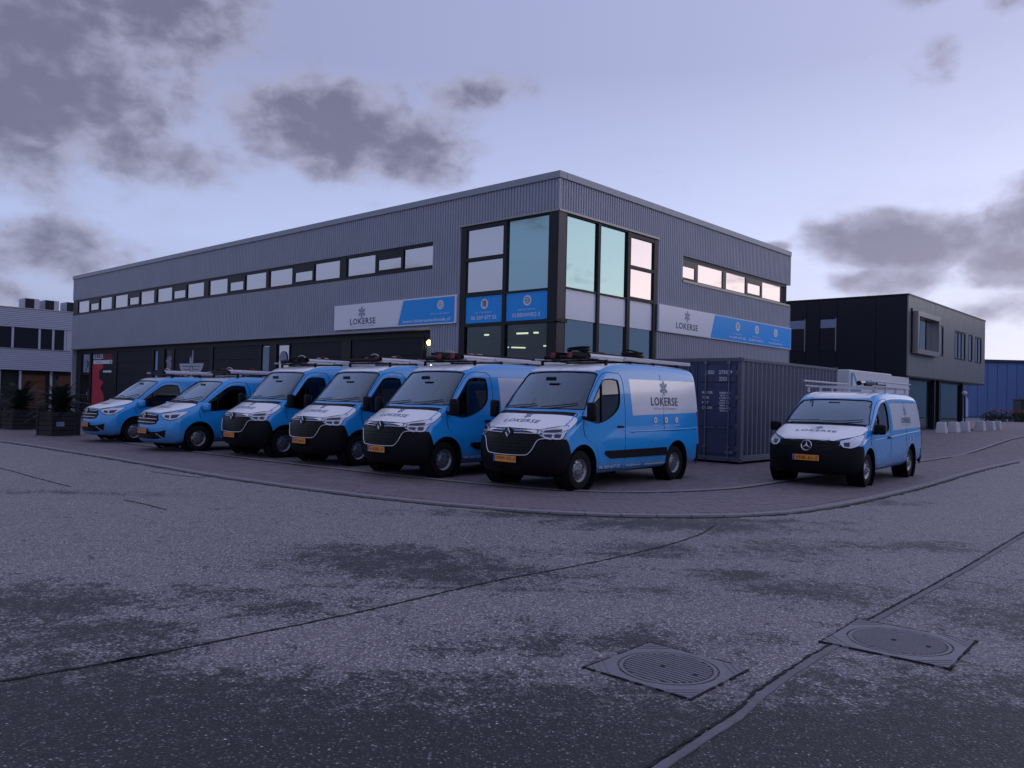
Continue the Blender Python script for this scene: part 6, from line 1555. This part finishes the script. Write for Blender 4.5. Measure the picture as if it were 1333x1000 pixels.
# ---- van on the right with the star badge
KV = dict(KM)
KV.update(cowl=.075, bar_mat=M_alu, roller=False,
    W=.935, r=.14, belt=.95, H=1.9, tumble=.15, xr=-4.25, bow_w=.15, bow_n=.25,
    outline=[(-4.05, .30), (-2.0, .27), (0.3, .24), (.68, .22), (.83, .27), (.885, .40), (.90, .56), (.89, .72), (.86, .84), (.80, .92), (.68, .975), (.40, 1.055), (.02, 1.16), (-.08, 1.21),
             (-.28, 1.36), (-.55, 1.55), (-.80, 1.70), (-.95, 1.77), (-1.15, 1.825), (-1.7, 1.88), (-2.6, 1.89), (-3.5, 1.87), (-3.9, 1.83), (-4.06, 1.75), (-4.14, 1.58), (-4.21, 1.15), (-4.25, .88), (-4.25, .5), (-4.19, .34)],
    wheel_r=.33, wb=3.2, arch_r=.41, arch_z=.35,
    cavity=[(-1.55, .68), (-.08, .68), (-.10, 1.12), (-.34, 1.28), (-.62, 1.47), (-.86, 1.61), (-1.0, 1.67), (-1.55, 1.75)],
    side_win=[(-1.30, 1.66), (-1.1, 1.655), (-.95, 1.60), (-.72, 1.46), (-.45, 1.27), (-.25, 1.12), (-.20, 1.04), (-.35, 1.02), (-.75, 1.04), (-1.1, 1.06), (-1.30, 1.08), (-1.36, 1.2), (-1.36, 1.5)],
    quarter=[(-.66, 1.42), (-.63, 1.04)],
    windscreen=[(-.69, 1.685), (-.35, 1.705), (0, 1.71), (.35, 1.705), (.69, 1.685), (.75, 1.58), (.80, 1.38), (.84, 1.235), (.81, 1.20), (.5, 1.215), (0, 1.225), (-.5, 1.215), (-.81, 1.20), (-.84, 1.235), (-.80, 1.38), (-.75, 1.58)],
    ws_back=-1.1,
    bumper_planes=[((.6, 0, .80), (0, 0, 1)), ((.41, 0, .80), (-.85, 0, .30)), ((-4.1, 0, .62), (0, 0, 1)), ((-4.0, 0, 0), (1, 0, 0))],
    rear_planes=[((-4.1, 0, .62), (0, 0, 1)), ((-4.0, 0, 0), (1, 0, 0))], bumper_mat=M_vblack,
    hood=[(.93, 0), (.92, .3), (.88, .46), (.75, .60), (.58, .74), (.34, .85), (-.05, .88), (-.14, .85), (-.10, .6), (-.08, .3), (-.07, 0), (-.08, -.3), (-.10, -.6), (-.14, -.85), (-.05, -.88), (.34, -.85), (.58, -.74), (.75, -.60), (.88, -.46), (.92, -.3)],
    hood_logo=(.38, .40), roof=[(-.82, 0), (-.84, .4), (-.90, .66), (-4.0, .66), (-4.0, -.66), (-.90, -.66), (-.84, -.4)],
    header=[(-.68, 1.73), (0, 1.75), (.68, 1.73), (.66, 1.775), (.4, 1.795), (0, 1.80), (-.4, 1.795), (-.66, 1.775)],
    panel=[(-1.62, 1.66), (-3.86, 1.66), (-3.98, 1.55), (-4.05, 1.12), (-1.68, 1.08)], logo=(-2.75, 1.32), logo_s=.75, icons=(-2.75, -3.0, -3.25), icon_z=.88,
    sill_text=[(-.6, -1.1, '06 209 677 33')], sill_z=.33, trim=None,
    seams=[[(-1.46, .32), (-1.48, .9), (-1.48, 1.4), (-1.40, 1.74)], [(-1.40, 1.74), (-1.0, 1.70), (-.7, 1.54), (-.2, 1.16)], [(-.2, 1.16), (-.06, .95), (-.08, .80)], [(-.42, .42), (-.52, .33), (-1.46, .32)], [(-2.75, .36), (-2.76, 1.0), (-2.74, 1.7)]],
    door=[(-.08, .98), (-.05, .9), (-.10, .80), (-.38, .70), (-.50, .40), (-1.44, .37), (-1.46, 1.02), (-1.1, .99), (-.5, .96), (-.2, .96)],
    handle=(-1.32, .93), creases=[[(-.3, .90), (-1.4, .94), (-3.0, 1.0), (-4.0, 1.03)]],
    hl=[(.04, .895), (.02, .83), (.08, .765), (.22, .75), (.36, .79), (.48, .88), (.60, 1.015), (.42, .985), (.22, .935)],
    hl_dark=[[(.10, .86), (.10, .79), (.20, .78), (.22, .87)]],
    mirror=(-.22, 1.06, 1.12, .22, .20), mirror_mat=M_vblack,
    tail=[(-4.02, 1.35), (-4.15, 1.35), (-4.22, .70), (-4.14, .70)],
    grille=[(-.60, .885), (-.3, .90), (0, .91), (.3, .90), (.60, .885), (.56, .76), (.46, .72), (.40, .67), (0, .655), (-.40, .67), (-.46, .72), (-.56, .76)],
    slats=[[(-.47, .83), (-.12, .835)], [(.12, .835), (.47, .83)], [(-.45, .76), (-.12, .76)], [(.12, .76), (.45, .76)], [(-.40, .70), (0, .695), (.40, .70)]],
    chrome=[], badge=(.9, .785, .10), badge_kind='star', plate_z=.55, plate='VNK-61-S', wipers=[[(-.05, 1.24), (.35, 1.25), (.72, 1.29)], [(-.75, 1.24), (-.4, 1.245), (-.1, 1.26)]],
    rim_mat=mat('rim_bright_steel', (.38, .38, .42), .3, .8), holes=10, hole_s=.05, dash=(-.2, 1.13), seat_x=-1.15, rvm=(-.72, 1.62),
    rack_z=1.99, rack_y=.70, rack_x=(-1.15, -1.9, -2.7, -3.5), foot=.13,
    rack_rails=[(-.85, -3.95, .10, .035, .035), (-.95, -3.9, .0, .03, .03)], pipes=[(-1.9, -3.3, .15, .05)], antenna=None)
vito = make_van(KV, 'parked_van', 'white-hooded blue van with round star badge parked alone right of the container', 'van', None)
place(vito, (6.39, 16.72, -2.262))
# details on the right-hand van rack
def in_van(pose, zr):
    return Matrix.Translation((pose[0], pose[1], .03)) @ Matrix.Rotation(pose[2], 4, 'Z')

# ================================================================== LOADS ON THE RACKS
def ladder(lab, pose, z, y, x0, x1, w=.36, m=M_vblack, red=True, grp='ladders lying on the van roof racks', pale=1):
    t = thing('ladder', lab, 'ladder', (0, 0, 0), 0, grp)
    M = Matrix.Translation((pose[0], pose[1], .03)) @ Matrix.Rotation(pose[2], 4, 'Z') @ Matrix.Translation((x0, y, z))
    t.matrix_world = M
    L = x1 - x0
    for s in (-1, 1): MB().box(0, L, s * w / 2 - .014, s * w / 2 + .014, .01, .105).build('side_rail', m, t, bevel=.005)
    n = int(abs(L) / .28)
    for k in range(1, n): 
        mb = MB(); mb.tube([(L * k / n, -w / 2 + .014, .038), (L * k / n, w / 2 - .014, .038)], .015, 6); mb.build('rung', m, t)
    for s in (-1, 1):
        MB().box(L - .0, L + .09, s * w / 2 - .03, s * w / 2 + .03, -.01, .085).build('rail_foot', M_redclamp if red else M_vblack, t, bevel=.01)
    for k, f in enumerate((.22, .30)[:pale]):
        mb = MB(); n_ = 12; mb.tube([(L * (1 - f), math.cos(PI * q / n_) * (w / 2 + .03), -.05 + math.sin(PI * q / n_) * .17) for q in range(n_ + 1)], .018, 6); mb.build('strap', M_rope, t, smooth=1)
    return t
def hose(lab, pose, x, y, z, r, turns=5, seed=1):
    rnd = random.Random(seed); t = thing('cable_coil', lab, 'cable coil', (0, 0, 0), 0, 'black bundles on the nearest van roof')
    t.matrix_world = Matrix.Translation((pose[0], pose[1], .03)) @ Matrix.Rotation(pose[2], 4, 'Z') @ Matrix.Translation((x, y, z))
    for q in range(turns):
        mb = MB(); rr_ = r * rnd.uniform(.8, 1.05); tl = rnd.uniform(-.18, .18); tl2 = rnd.uniform(-.2, .2); zo = .02 + q * .018
        pts = [Matrix.Rotation(tl, 3, 'X') @ (Matrix.Rotation(tl2, 3, 'Y') @ Vector((math.cos(2 * PI * k / 20) * rr_ * 1.25, math.sin(2 * PI * k / 20) * rr_, 0))) + Vector((0, 0, zo)) for k in range(21)]
        mb.tube(pts, .018, 6, cap=False); mb.build('cable_turn', M_vblack, t, smooth=1)
    return t
zr = KM['rack_z'] + .04
ladder('long black ladder strapped on the roof rack of the nearest van', poses[0], zr + .02, -.10, -4.0, -.75, .40, pale=0)
ladder('black ladder with red feet on the roof of the second van from the container', poses[1], zr + .02, .10, -3.9, -.8, .40, pale=2)
ladder('black ladder with red feet on the roof of the third van from the container', poses[2], zr + .02, .12, -3.8, -.95, .38, pale=1)
ladder('dark ladder on the roof of the fourth van from the container', poses[3], zr + .02, .05, -3.9, -.85, .38, red=False, pale=2)
ladder('dark ladder with red feet on the nearer of the two small vans', (-8.77, 21.74, -2.309), KT['rack_z'] + .02, .0, -3.4, -1.3, .36, pale=0)
ladder('short dark ladder with red feet on the leftmost van roof', (-11.75, 24.6, -2.309), KT['rack_z'] + .02, .0, -3.2, -1.5, .36, pale=2)
hose('large black cable coil on the front roof rack of the nearest van', poses[0], -1.25, -.1, zr + .10, .20, 7, 3)
hose('second black cable coil, further back on the nearest van roof near its silver rail', poses[0], -2.6, .25, zr + .10, .20, 6, 9)
bt2 = thing('tool_bundle', 'red and black tube bundle tied on the rack of the right-hand van', 'tube bundle', (0, 0, 0), 0, None)
bt2.matrix_world = Matrix.Translation((6.337, 16.70, .03)) @ Matrix.Rotation(-2.256, 4, 'Z') @ Matrix.Translation((-2.4, .35, KV['rack_z'] + .05))
for k, (yy, zz, r_, m_, a_, b_) in enumerate([(0, 0, .04, M_redclamp, -.9, .3), (.09, .01, .035, M_vblack, -.6, .9), (.04, .07, .03, M_tealprint, -.2, .6)]):
    MB().tube([(a_, yy, zz), (b_, yy, zz)], r_, 10).build('tube', m_, bt2, smooth=.7)
for xx in (-.4, .25): 
    mb = MB(); mb.tube([(xx, .05 + math.cos(2 * PI * q / 12) * .11, .03 + math.sin(2 * PI * q / 12) * .085) for q in range(13)], .008, 5); mb.build('strap', M_vblack, bt2)

def bundle(lab, pose, x, y, z, seed, m2):
    rnd = random.Random(seed)
    t = thing('tube_bundle', lab, 'tube bundle', (0, 0, 0), 0, 'dark tube bundles on the van roof racks')
    t.matrix_world = Matrix.Translation((pose[0], pose[1], .03)) @ Matrix.Rotation(pose[2], 4, 'Z') @ Matrix.Translation((x, y, z))
    for k in range(6):
        yy = rnd.uniform(-.14, .14); zz = .03 + rnd.uniform(0, .10); L = rnd.uniform(.7, 1.3)
        MB().tube([(-L, yy, zz), (L * .6, yy + rnd.uniform(-.05, .05), zz)], rnd.uniform(.018, .034), 8).build('tube', m2 if k == 0 else M_vblack, t, smooth=.8)
    for xx in (-.4, .3):
        mb = MB(); mb.tube([(xx, math.cos(2 * PI * q / 12) * .19, .08 + math.sin(2 * PI * q / 12) * .10) for q in range(13)], .012, 5, cap=False); mb.build('strap', M_rope if xx > 0 else M_redclamp, t)
bundle('dark tubes with a pale strap on the roof of the nearest van', poses[0], -2.0, -.42, zr + .03, 2, M_vblack)
bundle('dark tubes with a pale strap on the second van from the container', poses[1], -1.6, -.38, zr + .03, 3, M_redclamp)
bundle('dark tubes with a pale strap on the third van from the container', poses[2], -1.7, -.40, zr + .03, 4, M_redclamp)
bundle('dark tubes with a pale strap on the fourth van from the container', poses[3], -1.6, -.40, zr + .03, 5, M_vblack)
bundle('dark tubes with a pale strap on the nearer of the two small vans', (-8.77, 21.74, -2.309), -1.8, -.36, KT['rack_z'] + .03, 6, M_redclamp)
bundle('dark tubes with a pale strap on the leftmost van roof', (-11.75, 24.6, -2.309), -1.8, -.36, KT['rack_z'] + .03, 7, M_redclamp)
